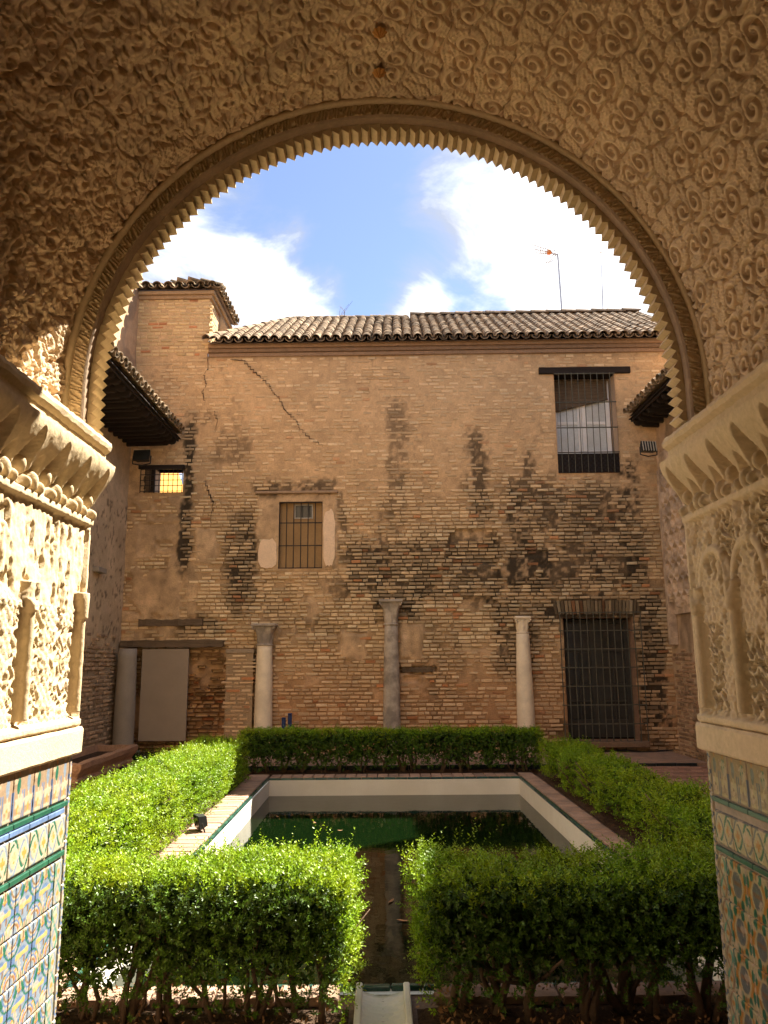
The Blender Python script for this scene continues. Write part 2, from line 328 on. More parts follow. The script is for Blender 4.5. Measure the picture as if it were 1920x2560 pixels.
# paved terrace on the right, dark kerb and raised walk
sheet('paved_terrace', 3.02, 7.6, 4.86, 12.1, -.014, M_cope)
terr = bpy.data.objects['paved_terrace']
pm = [pmesh('paving_brick', (q := jbox(.24, .115, .02, .004, .003, s)).V, q.F, M_pave) for s in range(4)]
n = 0
for j in range(36):
    y = 12.03 - j * .124
    x = 3.05 + (j % 2) * .124
    while x < 4.62 and n < 290:
        place('paving_brick', pm, (x, y, -.013), 0, terr); x += .249; n += 1
b = MB(); b.box(-4.6, 12.19, -.03, 4.86, 13.85, .045, 0); wk = b.build('raised_walk', M_cope); tag(wk, kind='structure')
km = [pmesh('kerb_tile', (q := jbox(.30, .05, .075, .006, .003, s)).V, q.F, mat('dark_kerb_glaze' + str(s), (.018, .022, .022), rough=.3, var=.3)) for s in range(2)]
x = -4.5
while x < 4.6: place('kerb_tile', km, (x, 12.135, -.026), 0, wk); x += .306

# ================================================================== archway
AX, AZ = .027, 2.45; RV = 1.065; RF = 1.0; HW = 1.0; YN = 1.45; YV = 2.475; YF = 2.56; ZS = 2.30
arch = empty('carved_archway', (AX, 2.5, 0), 0, 'thick round archway of carved plaster with serrated rim and tiled jambs framing the court', 'archway')
arch_off = Vector((-AX, -2.5, 0))
def alink(name, me, parent=None):
    o = link(name, me, parent or arch)
    if not parent: o.location = arch_off
    return o
# vault relief as a height field over arc length s and depth y
TH = math.pi; ARC = RV * TH; STILT = AZ - ZS; SMAX = ARC + 2 * STILT
st = .0034; ns = int(SMAX / st); ny = int((YV - 1.46) / st)
S, Y = np.meshgrid(np.linspace(0, SMAX, ns), np.linspace(1.46, YV, ny), indexing='ij')
def arabesque(S, Y, cs, cy, seed, dirn):
    """all-over low relief: comma-shaped leaves with spiral veins and pitted centres, parted by grooves"""
    wS = S + .016 * (fbm(S, Y, 9, 2, seed) - .5); wY = Y + .016 * (fbm(S, Y, 9, 2, seed + 3) - .5)
    ci = np.floor(wS / cs).astype(np.int64); d1 = np.full(S.shape, 9.); d2 = d1.copy(); lx = np.zeros_like(S); ly = np.zeros_like(S); rn = np.zeros_like(S)
    def hs(a, b, k): n = (a * 7349 + b * 9151 + k * 3571 + seed * 131) & 0xffff; n = (n * 40503 ^ (n >> 5)) & 0xffff; return n / 65535.0
    for di in (-1, 0, 1):
        i = ci + di; sh = (i % 2) * .5; cj = np.floor(wY / cy - sh).astype(np.int64)
        for dj in (-1, 0, 1):
            j = cj + dj; px = (i + .5 + .42 * (hs(i, j, 1) - .5)) * cs; py = (j + .5 + sh + .42 * (hs(i, j, 2) - .5)) * cy; dx = wS - px; dy = wY - py; ang = dirn(px) + 1.1 * (hs(i, j, 3) - .5)
            p = dx * np.cos(ang) + dy * np.sin(ang); q = -dx * np.sin(ang) + dy * np.cos(ang); q = q * np.where(hs(i, j, 4) > .5, 1, -1); q2 = q + 5.0 * p * p
            d = np.sqrt((p * .80) ** 2 + (q2 * 1.15) ** 2); m = d < d1; d2 = np.where(m, d1, np.minimum(d2, d)); lx = np.where(m, p, lx); ly = np.where(m, q2, ly); rn = np.where(m, hs(i, j, 5), rn); d1 = np.where(m, d, d1)
    g = d2 - d1; h = .018 * sst(.002, .010, g)
    cxp = lx - .010; r = np.hypot(cxp, ly - .004); th = np.arctan2(ly - .004, cxp); ph = np.cos(2 * math.pi * r / .027 - th)
    r = r / (.80 + .32 * rn); curl = (r < .043) & (rn > .18); h = h - np.where(curl, .014 * sst(-.05, -.7, ph) * sst(.045, .036, r), 0) + np.where(curl, .003 * ph, 0); h = h - .016 * sst(.0095, .0055, r)
    tail = ~curl; h = h - np.where(tail, .010 * sst(.0045, .0018, np.abs(ly - .004 * np.sin(lx * 90))), 0) + np.where(tail, .0035 * np.sin(lx * 300 + 2 * rn) * np.sin(ly * 300), 0) * sst(.004, .012, g)
    return h
Hc = arabesque(S, Y, .112, .096, 5, lambda x: np.where(x < SMAX / 2, 2.2, .9))
wornm = sst(.55, .35, S / SMAX); blob = .016 * (fbm(S, Y, 22, 3, 8) - .5) + .012 * (fbm(S, Y, 55, 2, 18) - .5) - .012 * sst(.60, .72, fbm(S, Y, 30, 2, 28))
Hh = 1.25 * Hc * (1 - .35 * wornm) + blob * (.10 + 1.0 * wornm) - .014
lump = sst(.5, .8, fbm(S * .9, Y * 1.4, 11, 2, 38)); Hh = Hh + wornm * .010 * lump
edge = sst(YV, YV - .02, Y); Hh = Hh * edge - .008 * (1 - edge)
def vpt(s, rad):
    # arc coordinate -> (x, z); radius may vary
    a = np.clip((s - STILT) / RV, 0, math.pi); base = np.where(s < STILT, s - STILT, np.where(s > STILT + ARC, -(s - STILT - ARC), 0))
    return AX - rad * np.cos(a), AZ + rad * np.sin(a) + base
X, Z = vpt(S, RV - Hh)
vault = alink('carved_soffit', gridmesh('carved_soffit', np.stack([X, Y, Z], -1), M_stucco))
# bead, inscription band, fascia as swept profiles round the arch
def sweep(name, prof, m, n=220, z0=ZS, smooth=False, parent=None):
    pts = [(0.0, z0)] ; V = []; Fc = []
    aa = [-(AZ - z0), -(AZ - z0) / 2] + list(np.linspace(0, math.pi, n)) + [-9, -10]
    k = len(prof)
    ring = [('v', z0, -1), ('v', (z0 + AZ) / 2, -1)] + [('a', q, 0) for q in np.linspace(0, math.pi, n)] + [('v', (z0 + AZ) / 2, 1), ('v', z0, 1)]
    for kind, q, sgn in ring:
        for rad, yy in prof:
            if kind == 'a': V.append((AX - rad * math.cos(q), yy, AZ + rad * math.sin(q)))
            else: V.append((AX + sgn * rad, yy, q))
    for i in range(len(ring) - 1):
        for j in range(k - 1): a = i * k + j; Fc.append((a, a + 1, a + k + 1, a + k))
    return alink(name, pmesh(name, V, Fc, m, smooth), parent)
def rnd(cr_, cy_, r, a0, a1, n=6): return [(cr_ + r * math.cos(R(a0 + (a1 - a0) * i / n)), cy_ + r * math.sin(R(a0 + (a1 - a0) * i / n))) for i in range(n + 1)]
sweep('bead_moulding', [(RV + .03, YV - .001)] + rnd(RV - .004, YV, .012, 60, -180, 8) + [(RV - .018, YV + .012), (RV - .026, YV + .014)], M_jamb, smooth=True)
M_fascia = mat('brown_fascia', (.27, .185, .115), rough=.9, var=.2, vscale=8, bump=.3)
sweep('fascia', [(RF + .006, YV + .004), (RF, YV + .012), (RF, YF + .06), (RF + .2, YF + .06)], M_fascia)
sweep('thin_fillet', rnd(RF + .004, YV + .012, .006, 90, -90, 5), M_jamb, smooth=True)
# inscription band: small relief facing the hall
nb = 2000; nr = 16
SB, RB = np.meshgrid(np.linspace(0, SMAX, nb), np.linspace(0, 1, nr), indexing='ij')
wob = np.sin(SB * 230 + 1.7 * np.sin(SB * 71)) * np.sin(RB * 9.3 + SB * 90) + .9 * np.sin(SB * 410 + RB * 9 + 2 * np.sin(SB * 130))
hb = .007 * sst(-.1, .5, wob) * sst(0, .12, RB) * sst(1, .88, RB)
hb += .004 * (fbm(SB, RB * .05, 130, 2, 4) - .5)
rad = RV - .015 - RB * (RV - .015 - RF - .004)
X, Z = vpt(SB, rad)
alink('inscription_band', gridmesh('inscription_band', np.stack([X, YV + .008 - hb, Z], -1), M_jamb))
# serrated rim: every tooth its own piece
TW = .0355; V = []; w = TW * .5
for yy, sh in ((0, 0), (.082, .0)):
    V += [(-w * .97, yy, .004), (-w * .97, yy, -.011), (0.004, yy, -.030), (w * .97, yy, -.011), (w * .97, yy, .004)]
V = [(x * (1 if y < .01 else .98), y, z) for x, y, z in V]
tm = []
for sd in range(4):
    rr = random.Random(sd); VV = [(x + rr.uniform(-.0012, .0012), y + rr.uniform(-.002, .002), z + rr.uniform(-.0018, .0018)) for x, y, z in V]
    tm.append(pmesh('tooth', VV, [(0, 1, 2, 3, 4), (9, 8, 7, 6, 5), (0, 5, 6, 1), (1, 6, 7, 2), (2, 7, 8, 3), (3, 8, 9, 4)], M_jamb))
nt_ = int((math.pi * RF + 2 * STILT) / TW)
for i in range(nt_):
    d = (i + .5) * TW - STILT
    o = alink('tooth', random.choice(tm)); a = d / RF
    if d < 0: x, z, n_, t_ = AX - RF, AZ + d, Vector((-1, 0, 0)), Vector((0, 0, 1))
    elif a > math.pi: x, z, n_, t_ = AX + RF, AZ - (d - math.pi * RF), Vector((1, 0, 0)), Vector((0, 0, -1))
    else: x, z, n_, t_ = AX - RF * math.cos(a), AZ + RF * math.sin(a), Vector((-math.cos(a), 0, math.sin(a))), Vector((math.sin(a), 0, math.cos(a)))
    yd = Vector((0, 1, 0)); jt = random.uniform(-.02, .02)
    M = Matrix(((t_.x, yd.x, n_.x, x - AX), (t_.y, yd.y, n_.y, YF - .040 + random.uniform(-.002, .002) - 2.5), (t_.z, yd.z, n_.z, z), (0, 0, 0, 1)))
    o.location = (0, 0, 0); o.matrix_basis = M @ Matrix.Rotation(jt, 4, 'Y')
# rosettes on the crown
for px, py in ((820, 70), (819, 157)):
    d = ray(px, py); tt = 2.0
    for _ in range(40):
        q = Vector((0, 0, EYE)) + d * tt; e = math.hypot(q.x - AX, q.z - AZ) - (RV - .02); tt -= e * .7
    b = MB(); n = 8; V = []; Fc = []
    for i in range(6):
        for k in range(48):
            a = 2 * math.pi * k / 48; f = i / 5; rr_ = .024 * f * (.78 + .22 * abs(math.cos(a * n / 2)))
            V.append((rr_ * math.cos(a), rr_ * math.sin(a), -.016 * (1 - f * f) * (.75 + .25 * abs(math.cos(a * n / 2))) - (.004 if i < 2 else 0)))
    for i in range(5):
        for k in range(48): Fc.append((i * 48 + k, i * 48 + (k + 1) % 48, (i + 1) * 48 + (k + 1) % 48, (i + 1) * 48 + k))
    b.add(V, Fc); o = b.build('rosette', M_rosette, arch, True); o.location = (q.x - AX, q.y - 2.5, q.z)

# ---- jambs (s = -1 left, +1 right), heights h point into the opening
def mxp(H, v): return np.where(v > 1e-5, np.maximum(H, v), H)
def jpt(s, h, y, z): return np.stack([AX + s * (HW - h), y, z], -1)
JN, JF = 1.42, YF + .035
def jamb(s):
    rs = random.Random(11 if s < 0 else 23)
    # carved field
    z0, z1 = 1.352, 2.205; stp = .0042
    y = np.linspace(JN, JF, int((JF - JN) / stp)); z = np.linspace(z0, z1, int((z1 - z0) / stp))
    Yg, Zg = np.meshgrid(y, z, indexing='ij'); H = np.zeros_like(Yg)
    sd = 40 if s < 0 else 60
    # low worn arabesque everywhere
    fine = np.sin(Yg * 210 + 5 * fbm(Yg, Zg, 16, 3, sd)) * np.sin(Zg * 170 + 6 * fbm(Yg, Zg, 14, 3, sd + 3)); H += (.005 if s > 0 else .0045 * (Zg < 1.72)) * sst(-.2, .3, fine)
    H += .010 * (fbm(Yg, Zg, 22, 4, sd + 5) - .5) + (.020 if s > 0 else .010) * (fbm(Yg * 2.2, Zg * .55, 22, 4, sd + 6) - .5)
    H -= (.022 if s > 0 else .010) * sst(.64, .74, fbm(Yg * 1.7, Zg * .5, 24, 3, sd + 7))
    # deep lacework panels
    def lace(ya, yb, za, zb, dep=.022):
        m = sst(ya - .004, ya + .004, Yg) * sst(yb + .004, yb - .004, Yg) * sst(za - .004, za + .004, Zg) * sst(zb + .004, zb - .004, Zg)
        q1 = np.abs(np.sin((Yg * 1.0 + .012 * np.sin(Zg * 90)) * 105 + 3.2 * fbm(Yg, Zg, 20, 2, sd + 9))); q2 = np.abs(np.sin((Zg + .014 * np.sin(Yg * 80)) * 74 + 3.5 * fbm(Yg, Zg, 18, 2, sd + 12)))
        web = np.maximum(sst(.80, .95, q1), sst(.82, .96, q2))
        return m, web * dep
    panels = [(2.24, 2.37, 1.74, 1.985), (2.00, 2.13, 1.72, 1.985), (2.39, 2.50, 1.40, 1.66), (2.13, 2.26, 1.39, 1.62), (1.85, 2.03, 1.41, 1.64), (1.72, 1.84, 1.74, 1.98)] if s > 0 else [(2.36, 2.53, 1.40, 1.66), (2.10, 2.29, 1.40, 1.70), (1.85, 2.04, 1.40, 1.70)]
    for i, pnl in enumerate(panels):
        m, wv = lace(*pnl); dp = .045 if s > 0 else .011
        H = H * (1 - m) + m * (wv * dp / .022 - dp)
    # horizontal string course and frames
    for zc, hw, hh in ((2.010, .018, .016), (1.37, .016, .016), (2.195, .012, .02)): H = mxp(H, hh * sst(hw, hw * .5, np.abs(Zg - zc)))
    H = mxp(H, .012 * sst(.012, .007, np.abs(Yg - (JF - .014))) * (Zg < 2.0))
    # colonnettes with little caps
    for yc in ((JF - .062, JF - .062 - .26, JF - .062 - .52) if s > 0 else (JF - .045, JF - .42)):
        d = (Yg - yc) / .017; sh = .026 * np.sqrt(np.clip(1 - d * d, 0, 1)) * (Zg < 1.70) * (Zg > 1.40)
        cp = .034 * np.sqrt(np.clip(1 - (d / (1.15 + .8 * sst(1.69, 1.77, Zg))) ** 2, 0, 1)) * ((Zg >= 1.69) & (Zg < 1.775))
        groove = (np.abs(d) < 1.9) & (Zg < 1.70) & (Zg > 1.39); H = np.where(groove, H * .2 - .012, H)
        H = mxp(H, np.maximum(sh, cp))
    # little pointed arches springing from the colonnettes
    for yc in (JF - .18, JF - .415, JF - .65):
        rr_ = np.hypot((Yg - yc) / .105, (Zg - 1.775) / .12); ring = sst(.14, .06, np.abs(rr_ - .92)) * (Zg > 1.77); H = mxp(H, .010 * ring * (s > 0))
        H = H - .012 * sst(.62, .74, fbm(Yg, Zg * .35, 34, 3, sd + 44)) * (Zg < 2.0) * (Zg > 1.70) / 3
    # muqarnas frieze: an ogee corbel hollowed into arched niches with drops between them
    PER = .165; f = ((Yg - JF + .055) / PER) % 1 - .5; low = 2.028 + .045 * np.abs(np.cos(f * math.pi)) ** .7
    cor = .066 * sst(0, 1, np.clip((Zg - low) / (2.20 - low), 0, 1)) ** .8 + .012; body = sst(low - .004, low + .006, Zg)
    def niche(f_, hw_, z0_, z1_, dep):
        u_ = np.clip(np.abs(f_ * PER) / hw_, 0, 1); zt = z1_ - (z1_ - z0_) * .55 * u_ ** 1.8; ins = (np.abs(f_ * PER) < hw_) & (Zg < zt) & (Zg > z0_)
        return np.where(ins, dep * np.sqrt(np.clip(1 - u_ * u_, 0, 1)) * sst(0, .012, zt - Zg), 0)
    f2 = (f + 1.0) % 1 - .5; f3 = ((f + .25) % .5) - .25
    cor = cor - niche(f2, .044, 2.0, 2.182, .058) - niche(f, .030, 2.0, 2.125, .040) - niche(f3 - .125 * np.sign(f3), .013, 2.0, 2.09, .02)
    H = np.where(body > .02, H * (1 - body) + body * np.maximum(cor, -.012), H)
    for off_, zc_, rr_ in ((0, 2.045, .016), (.5, 2.075, .014), (.25, 2.035, .011), (.75, 2.035, .011)):
        fd = (((Yg - JF + .055) / PER + off_) % 1 - .5) * PER; dd = np.hypot(fd / rr_, (Zg - zc_) / (rr_ * 2.1)); H = mxp(H, .030 * np.sqrt(np.clip(1 - dd * dd, 0, 1)))
    H += .0035 * (fbm(Yg, Zg, 70, 3, sd + 20) - .5)
    alink('carved_panel', gridmesh('carved_panel', jpt(s, H, Yg, Zg), M_jamb))
    # end face of the carved zone so the outer edge has thickness
    e = H[-1]; zz = Zg[-1]; P = np.stack([np.stack([AX + s * (HW - e), np.full_like(zz, JF), zz], -1), np.stack([np.full_like(zz, AX + s * (HW + .2)), np.full_like(zz, JF), zz], -1)], 0)
    alink('panel_edge', gridmesh('panel_edge', P, M_jamb))
    # impost moulding (run along the depth) and sill block
    def run(name, prof, m, ya=JN, yb=JF + .012, n=60, wob=.0015):
        V = []; Fc = []; k = len(prof); ys = np.linspace(ya, yb, n)
        for yy in ys:
            for h, z in prof:
                w_ = wob * (2 * rs.random() - 1); V.append((AX + s * (HW - h - w_), yy, z + w_))
        for i in range(n - 1):
            for q in range(k - 1): a = i * k + q; Fc.append((a, a + 1, a + k + 1, a + k))
        Fc.append(tuple(range(k))); Fc.append(tuple((n - 1) * k + q for q in range(k)))
        return alink(name, pmesh(name, V, Fc, m))
    run('impost', [(-.10, 2.196), (.045, 2.196), (.052, 2.206), (.052, 2.225), (.040, 2.232), (.040, 2.250), (.056, 2.262), (.060, 2.275), (.056, 2.288), (.046, 2.296), (.020, 2.303), (-.066, 2.345), (-.10, 2.345)], M_jamb)
    run('sill_block', [(-.10, 1.272), (.016, 1.272), (.020, 1.278), (.021, 1.345), (.015, 1.354), (-.02, 1.356), (-.10, 1.356)], M_jamb, n=40, wob=.001)
    # tiled dado
    dado = alink('dado', pmesh('dado', [(AX + s * (HW + .004), JN, 0), (AX + s * (HW + .004), JF - .006, 0), (AX + s * (HW + .004), JF - .006, 1.275), (AX + s * (HW + .004), JN, 1.275), (AX + s * (HW + .2), JF - .006, 0), (AX + s * (HW + .2), JF - .006, 1.275)], [(0, 1, 2, 3), (1, 4, 5, 2)], M_grout))
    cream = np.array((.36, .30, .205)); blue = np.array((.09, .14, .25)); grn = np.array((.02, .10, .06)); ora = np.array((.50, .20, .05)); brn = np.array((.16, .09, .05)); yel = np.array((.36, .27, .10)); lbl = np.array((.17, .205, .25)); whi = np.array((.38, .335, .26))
    if s > 0: cream = np.array((.34, .26, .14)); blue = np.array((.05, .07, .11)); lbl = np.array((.11, .11, .10)); ora = np.array((.34, .15, .03)); whi = np.array((.42, .34, .20))  # right jamb tiles: its shade worked into a darker, muddier palette
    def paint(kind, a, c):
        A, B = np.meshgrid(a, c, indexing='ij'); col = np.ones(A.shape + (3,)) * cream
        def put(m, k): col[m] = k
        if kind == 'field':
            x = A - .5; z_ = B - .5
            if s < 0:
                put(np.abs(np.abs(x) - .34 - .10 * np.cos(z_ * 6.3)) < .03, lbl); put(np.hypot(x / .36, (z_ + .02) / .30) < 1, lbl); put(np.abs(np.hypot(x / .36, (z_ + .02) / .30) - 1) < .10, blue); put(np.hypot((np.abs(x) - .5) / .16, (np.abs(z_) - .5) / .2) < 1, lbl)
                put(np.hypot(x / .22, (z_ - .04) / .12) < 1, blue); put((np.abs(z_ - .02 - x * .05) < .055) & (np.abs(x) < .30), yel)
                for sx in (-1, 1):
                    put(np.hypot((x - sx * .20) / .09, (z_ - .33) / .13) < 1, grn); put(np.hypot((x - sx * .24) / .10, (z_ + .30) / .13) < 1, ora); put(np.hypot((x - sx * .24) / .05, (z_ + .30) / .07) < 1, cream); put(np.hypot((x - sx * .44) / .06, (z_ + .02) / .14) < 1, blue)
                [put(np.abs(np.hypot(np.abs(x) - .5, np.abs(z_) - .5) - q_) < .022, k_) for q_, k_ in ((.30, blue), (.42, grn), (.22, brn))]; put((np.abs(np.abs(x) - .13) < .03) & (np.abs(z_ + .12) < .07), brn); put((np.abs(x) < .035) & (np.abs(z_ - .36) < .13), brn); put((np.abs(z_ - .30) < .03) & (np.abs(x) < .10), ora); put((np.abs(x) < .03) & (z_ < -.30), brn)
            else:
                d = np.abs(x) * 1.1 + np.abs(z_) * .8
                put(np.abs(np.abs(x) - .36 * np.cos(z_ * 3.0) ** 2 - .07) < .09, ora); put(np.hypot(x / .24, z_ / .30) < 1, lbl); put(np.abs(np.hypot(x / .27, z_ / .33) - 1) < .12, cream)
                for sx in (-1, 1):
                    for sz in (-1, 1): put(np.hypot((x - sx * .20 - sz * .03) / .09, (z_ - sz * .40) / .13) < 1, grn); put(np.hypot((x - sx * .43) / .06, (z_ - sz * .22) / .13) < 1, grn)
                put((np.abs(z_ - .02) < .04) & (np.abs(x) < .22), brn); put((np.abs(x) < .03) & (np.abs(z_) > .36), brn)
        elif kind == 'knot':
            x = A; z_ = B - .5
            for ph in (0, .5): put(np.abs(z_ - .40 * np.sin((x + ph) * 2 * math.pi)) < .10, lbl if ph else grn)
            for ph in (0, .5): put(np.abs(z_ - .40 * np.sin((x + ph + .06) * 2 * math.pi)) < .035, whi)
            for cx_ in (.25, .75): put((np.abs(x - cx_) < .035) & (np.abs(z_) < .16), ora); put((np.abs(z_) < .05) & (np.abs(x - cx_) < .11), ora)
            put(np.abs(z_) > .46, lbl)
        elif kind == 'crest':
            x = (A * 2) % 1 - .5; top = B > .45; alt = (A * 2).astype(int) % 2
            put(np.ones_like(A, bool), brn * .8 + cream * .35)
            mer = (np.abs(x) < .30 - .22 * (np.abs(((B * 3) % 1) - .5) < .2)) & (B < .55); put(mer, cream)
            put((np.hypot(x / .17, (B - .72) / .2) < 1) & (alt == 0), grn); put((np.hypot(x / .17, (B - .72) / .2) < 1) & (alt == 1), lbl)
            put(np.hypot(x / .08, (B - .93) / .06) < 1, ora); put((np.abs(np.abs(x) - .42) < .05) & (B < .6), blue); put(np.hypot(x / .10, (B - .22) / .1) < 1, ora if s < 0 else brn)
        elif kind == 'border':
            x = A - .5; put(np.ones_like(A, bool), whi * .8)
            put(np.abs(x - .32 * np.sin(B * 2 * math.pi)) < .10, grn * 1.6 + .04); put(np.abs(x + .32 * np.sin(B * 2 * math.pi)) < .09, brn * 1.3 if s > 0 else lbl); put(np.hypot(x / .15, (((B * 2) % 1) - .5) / .12) < 1, ora); put(np.abs(x) > .44, grn)
        elif kind == 'edge':
            put(np.ones_like(A, bool), whi); f = (B * 3) % 1; put(np.hypot((A - .5) / .42, (f - .5) / .32) < 1, blue); put((np.hypot((A - .5) / .18, (f - .5) / .14) < 1), yel)
        return col
    def tile_mesh(name, w_, h_, kind, nseed, nx, nz):
        a = np.linspace(0, 1, nx); c = np.linspace(0, 1, nz); col = paint(kind, a, c)
        A, B = np.meshgrid(a, c, indexing='ij'); wear = fbm(A * w_ + nseed * 3.1, B * h_, 40, 3, nseed) ; m = wear > .66; col = col.copy(); col[m] = col[m] * .4 + np.array((.45, .33, .22)) * .6
        eb = np.minimum(np.minimum(A, 1 - A) * w_, np.minimum(B, 1 - B) * h_); hgt = .006 * sst(0, .003, eb) + .0016 * (col.mean(-1) < .3) * 0 + .0012 * (fbm(A * w_, B * h_, 60, 2, nseed + 2) - .5)
        lum = col.mean(-1); hgt = hgt + .0016 * sst(.15, .45, lum) * (eb > .003)
        P = np.stack([-s * (hgt - .004), A * w_, B * h_], -1)
        return gridmesh(name, P, M_tilepaint, col)
    T = .1255; G = .0018
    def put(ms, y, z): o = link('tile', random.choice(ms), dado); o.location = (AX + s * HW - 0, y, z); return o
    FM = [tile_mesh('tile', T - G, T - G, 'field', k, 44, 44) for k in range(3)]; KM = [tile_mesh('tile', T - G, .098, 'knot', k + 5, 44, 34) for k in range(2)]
    CM = [tile_mesh('tile', T - G, .128, 'crest', k + 9, 44, 44) for k in range(2)]; BM = [tile_mesh('tile', .058, T - G, 'border', k + 12, 20, 44) for k in range(2)]; EM = [tile_mesh('tile', .020, T - G, 'edge', k + 15, 10, 44) for k in range(2)]
    yb = JF - .010
    def strip(z, hgt, k):
        y_ = yb - .05 if k == 1 else yb - .028
        while y_ > JN + .1:
            b = MB(); b.box(-.004, 0, 0, .006, .12, hgt, .002); b.V = [(-s * v[0], v[1], v[2]) for v in b.V]
            o = b.build('strip_tile', MATS['strip%d%d' % (k, s > 0)], dado); o.location = (AX + s * HW, y_ - .12, z); y_ -= .1225
    for k_, cl in ((0, grn * .8), (1, blue * 1.2 if s < 0 else grn * .9)): mat('strip%d%d' % (k_, s > 0), tuple(cl), rough=.3, var=.3, vscale=20, spec=.5)
    z = 1.142
    y = yb - .026 - T
    while y > JN - .02: put(CM, y, z); put(KM, y, z - .142); y -= T
    strip(z - .019, .015, 0)
    if s < 0: strip(z - .037, .015, 1)
    strip(z - .162, .015, 0)
    ys_ = yb - .026 - .062
    zz = z - .168 - T
    while zz > -.12:
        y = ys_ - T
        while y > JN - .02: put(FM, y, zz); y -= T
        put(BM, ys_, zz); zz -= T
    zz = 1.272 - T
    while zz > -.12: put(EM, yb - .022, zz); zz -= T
jamb(-1); jamb(1)
# the hall the camera stands in
def plane(name, V, m): o = link(name, pmesh(name, V, [(0, 1, 2, 3)], m)); tag(o, kind='structure'); return o
M_hall = mat('hall_plaster', (.62, .52, .40), rough=.9, var=.08)
plane('hall_wall', [(-3.2, -5, 0), (-3.2, JN, 0), (-3.2, JN, 4.2), (-3.2, -5, 4.2)], M_hall); plane('hall_wall', [(3.2, -5, 0), (3.2, JN, 0), (3.2, JN, 4.2), (3.2, -5, 4.2)], M_hall)
plane('hall_wall', [(-3.2, -5, 0), (3.2, -5, 0), (3.2, -5, 4.2), (-3.2, -5, 4.2)], M_hall); plane('hall_ceiling', [(-3.2, -5, 4.2), (3.2, -5, 4.2), (3.2, JN, 4.2), (-3.2, JN, 4.2)], M_hall)
# wall mass round the opening, seen from the court and the hall
def face(yy, r_, hw_, name, top=7.2, xl=-4.9, xr=5.2):
    V = []; Fc = []; prof = [(AX - hw_, 0.0)] + [(AX - r_ * math.cos(q), AZ + r_ * math.sin(q)) for q in np.linspace(0, math.pi, 60)] + [(AX + hw_, 0.0)]
    outer = []
    n = len(prof)
    for i, (x, z) in enumerate(prof):
        t_ = i / (n - 1)
        if t_ < .25: o_ = (xl, top * t_ / .25)
        elif t_ < .75: o_ = (xl + (xr - xl) * (t_ - .25) / .5, top)
        else: o_ = (xr, top * (1 - t_) / .25)
        V += [(x, yy, z), (o_[0], yy, o_[1])]
    for i in range(n - 1): Fc.append((2 * i, 2 * i + 1, 2 * i + 3, 2 * i + 2))
    alink(name, pmesh(name, V, Fc, M_stucco))
face(YF + .05, RF + .05, HW + .15, 'court_face'); face(JN, RV + .025, HW + .03, 'hall_face', 4.2, -3.2, 3.2)

# ================================================================== brick building across the court
LWX = on(265, 1300, WN, WO).x; RWX = on(1458, 1500, WN, WO).x
bld = empty('brick_building', WO, -WYAW, 'old two-storey brick building with stained wall and clay tiled roof closing the court', 'building')
smallwin = wbox(335, 1013, 395, 1065); winR = wbox(1200, 806, 1332, 1021); winL = wbox(601, 1084, 696, 1229); door = wbox(1221, 1334, 1374, 1600)
smallnic = wbox(306, 1008, 335, 1066)
ST = .025; U0, U1, Z0, Z1 = -5.0, 5.6, -.1, 7.15
snap = lambda v, o: o + round((v - o) / ST) * ST
def snb(b): return (snap(b[0], U0), snap(b[1], Z0), snap(b[2], U0), snap(b[3], Z0))
smallwin, winR, winL, door = map(snb, (smallwin, winR, winL, door)); HOLES = [smallwin, winR, winL, door]
us = np.arange(U0, U1 + ST / 2, ST); zs = np.arange(Z0, Z1 + ST / 2, ST)
# stains, plus a dark upright strip right of the buttress: (pixel box, strength, stretch)
STAINS = [((735, 1150, 1085, 1310), .9), ((790, 1262, 900, 1345), 1.0), ((1005, 930, 1062, 1140), .85), ((1128, 950, 1164, 1150), .8), ((832, 850, 886, 1170), .6),
          ((1090, 1030, 1395, 1290), .85), ((1338, 985, 1388, 1300), 1.05), ((1375, 1300, 1440, 1580), 1.15), ((1150, 1285, 1445, 1345), 1.0), ((1060, 1290, 1165, 1470), .8),
          ((485, 1110, 556, 1345), .85), ((392, 905, 418, 1250), 1.15), ((455, 935, 545, 1010), .55), ((540, 1030, 735, 1068), .8), ((726, 1050, 748, 1235), .7), ((970, 1215, 1090, 1300), .9),
          ((395, 885, 470, 920), .6), ((700, 1225, 900, 1300), .6), ((380, 1330, 500, 1372), .9), ((1385, 1560, 1475, 1640), .6), ((640, 1330, 720, 1365), .5), ((540, 1380, 560, 1580), .9), ((1175, 1560, 1420, 1640), .7)]
STB = [(wbox(*bx), k) for bx, k in STAINS]
def stain(u, z):
    u = np.asarray(u, float); z = np.asarray(z, float); t = np.zeros_like(u)
    w = .22 * (fbm(u, z, 2.2, 3, 31) - .5); w2 = .30 * (fbm(u, z, 1.7, 3, 33) - .5); br = fbm(u, z * .35, 5.5, 4, 35); br2 = fbm(u, z, 11, 3, 36); br3 = fbm(u, z * .8, 16, 3, 38)
    for (a, c, b, d), k in STB:
        mu = min(.16, (b - a) * .35); mz = min(.3, (d - c) * .35)
        m = sst(a - mu, a + mu, u + w) * sst(b + mu, b - mu, u + w) * sst(c - mz, c + mz, z + w2) * sst(d + mz, d - mz, z + w2)
        t = np.maximum(t, k * sst(.25, .72, m * .58 + .65 * (br - .5) + 1.0 * (br3 - .5) + .22 * (k - .4)) * (.35 + .65 * m))
    t += .30 * sst(.55, .75, fbm(u, z * .3, 3.2, 4, 41)) * sst(5.6, 3.6, z)
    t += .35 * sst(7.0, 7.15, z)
    return np.clip(t, 0, 1)
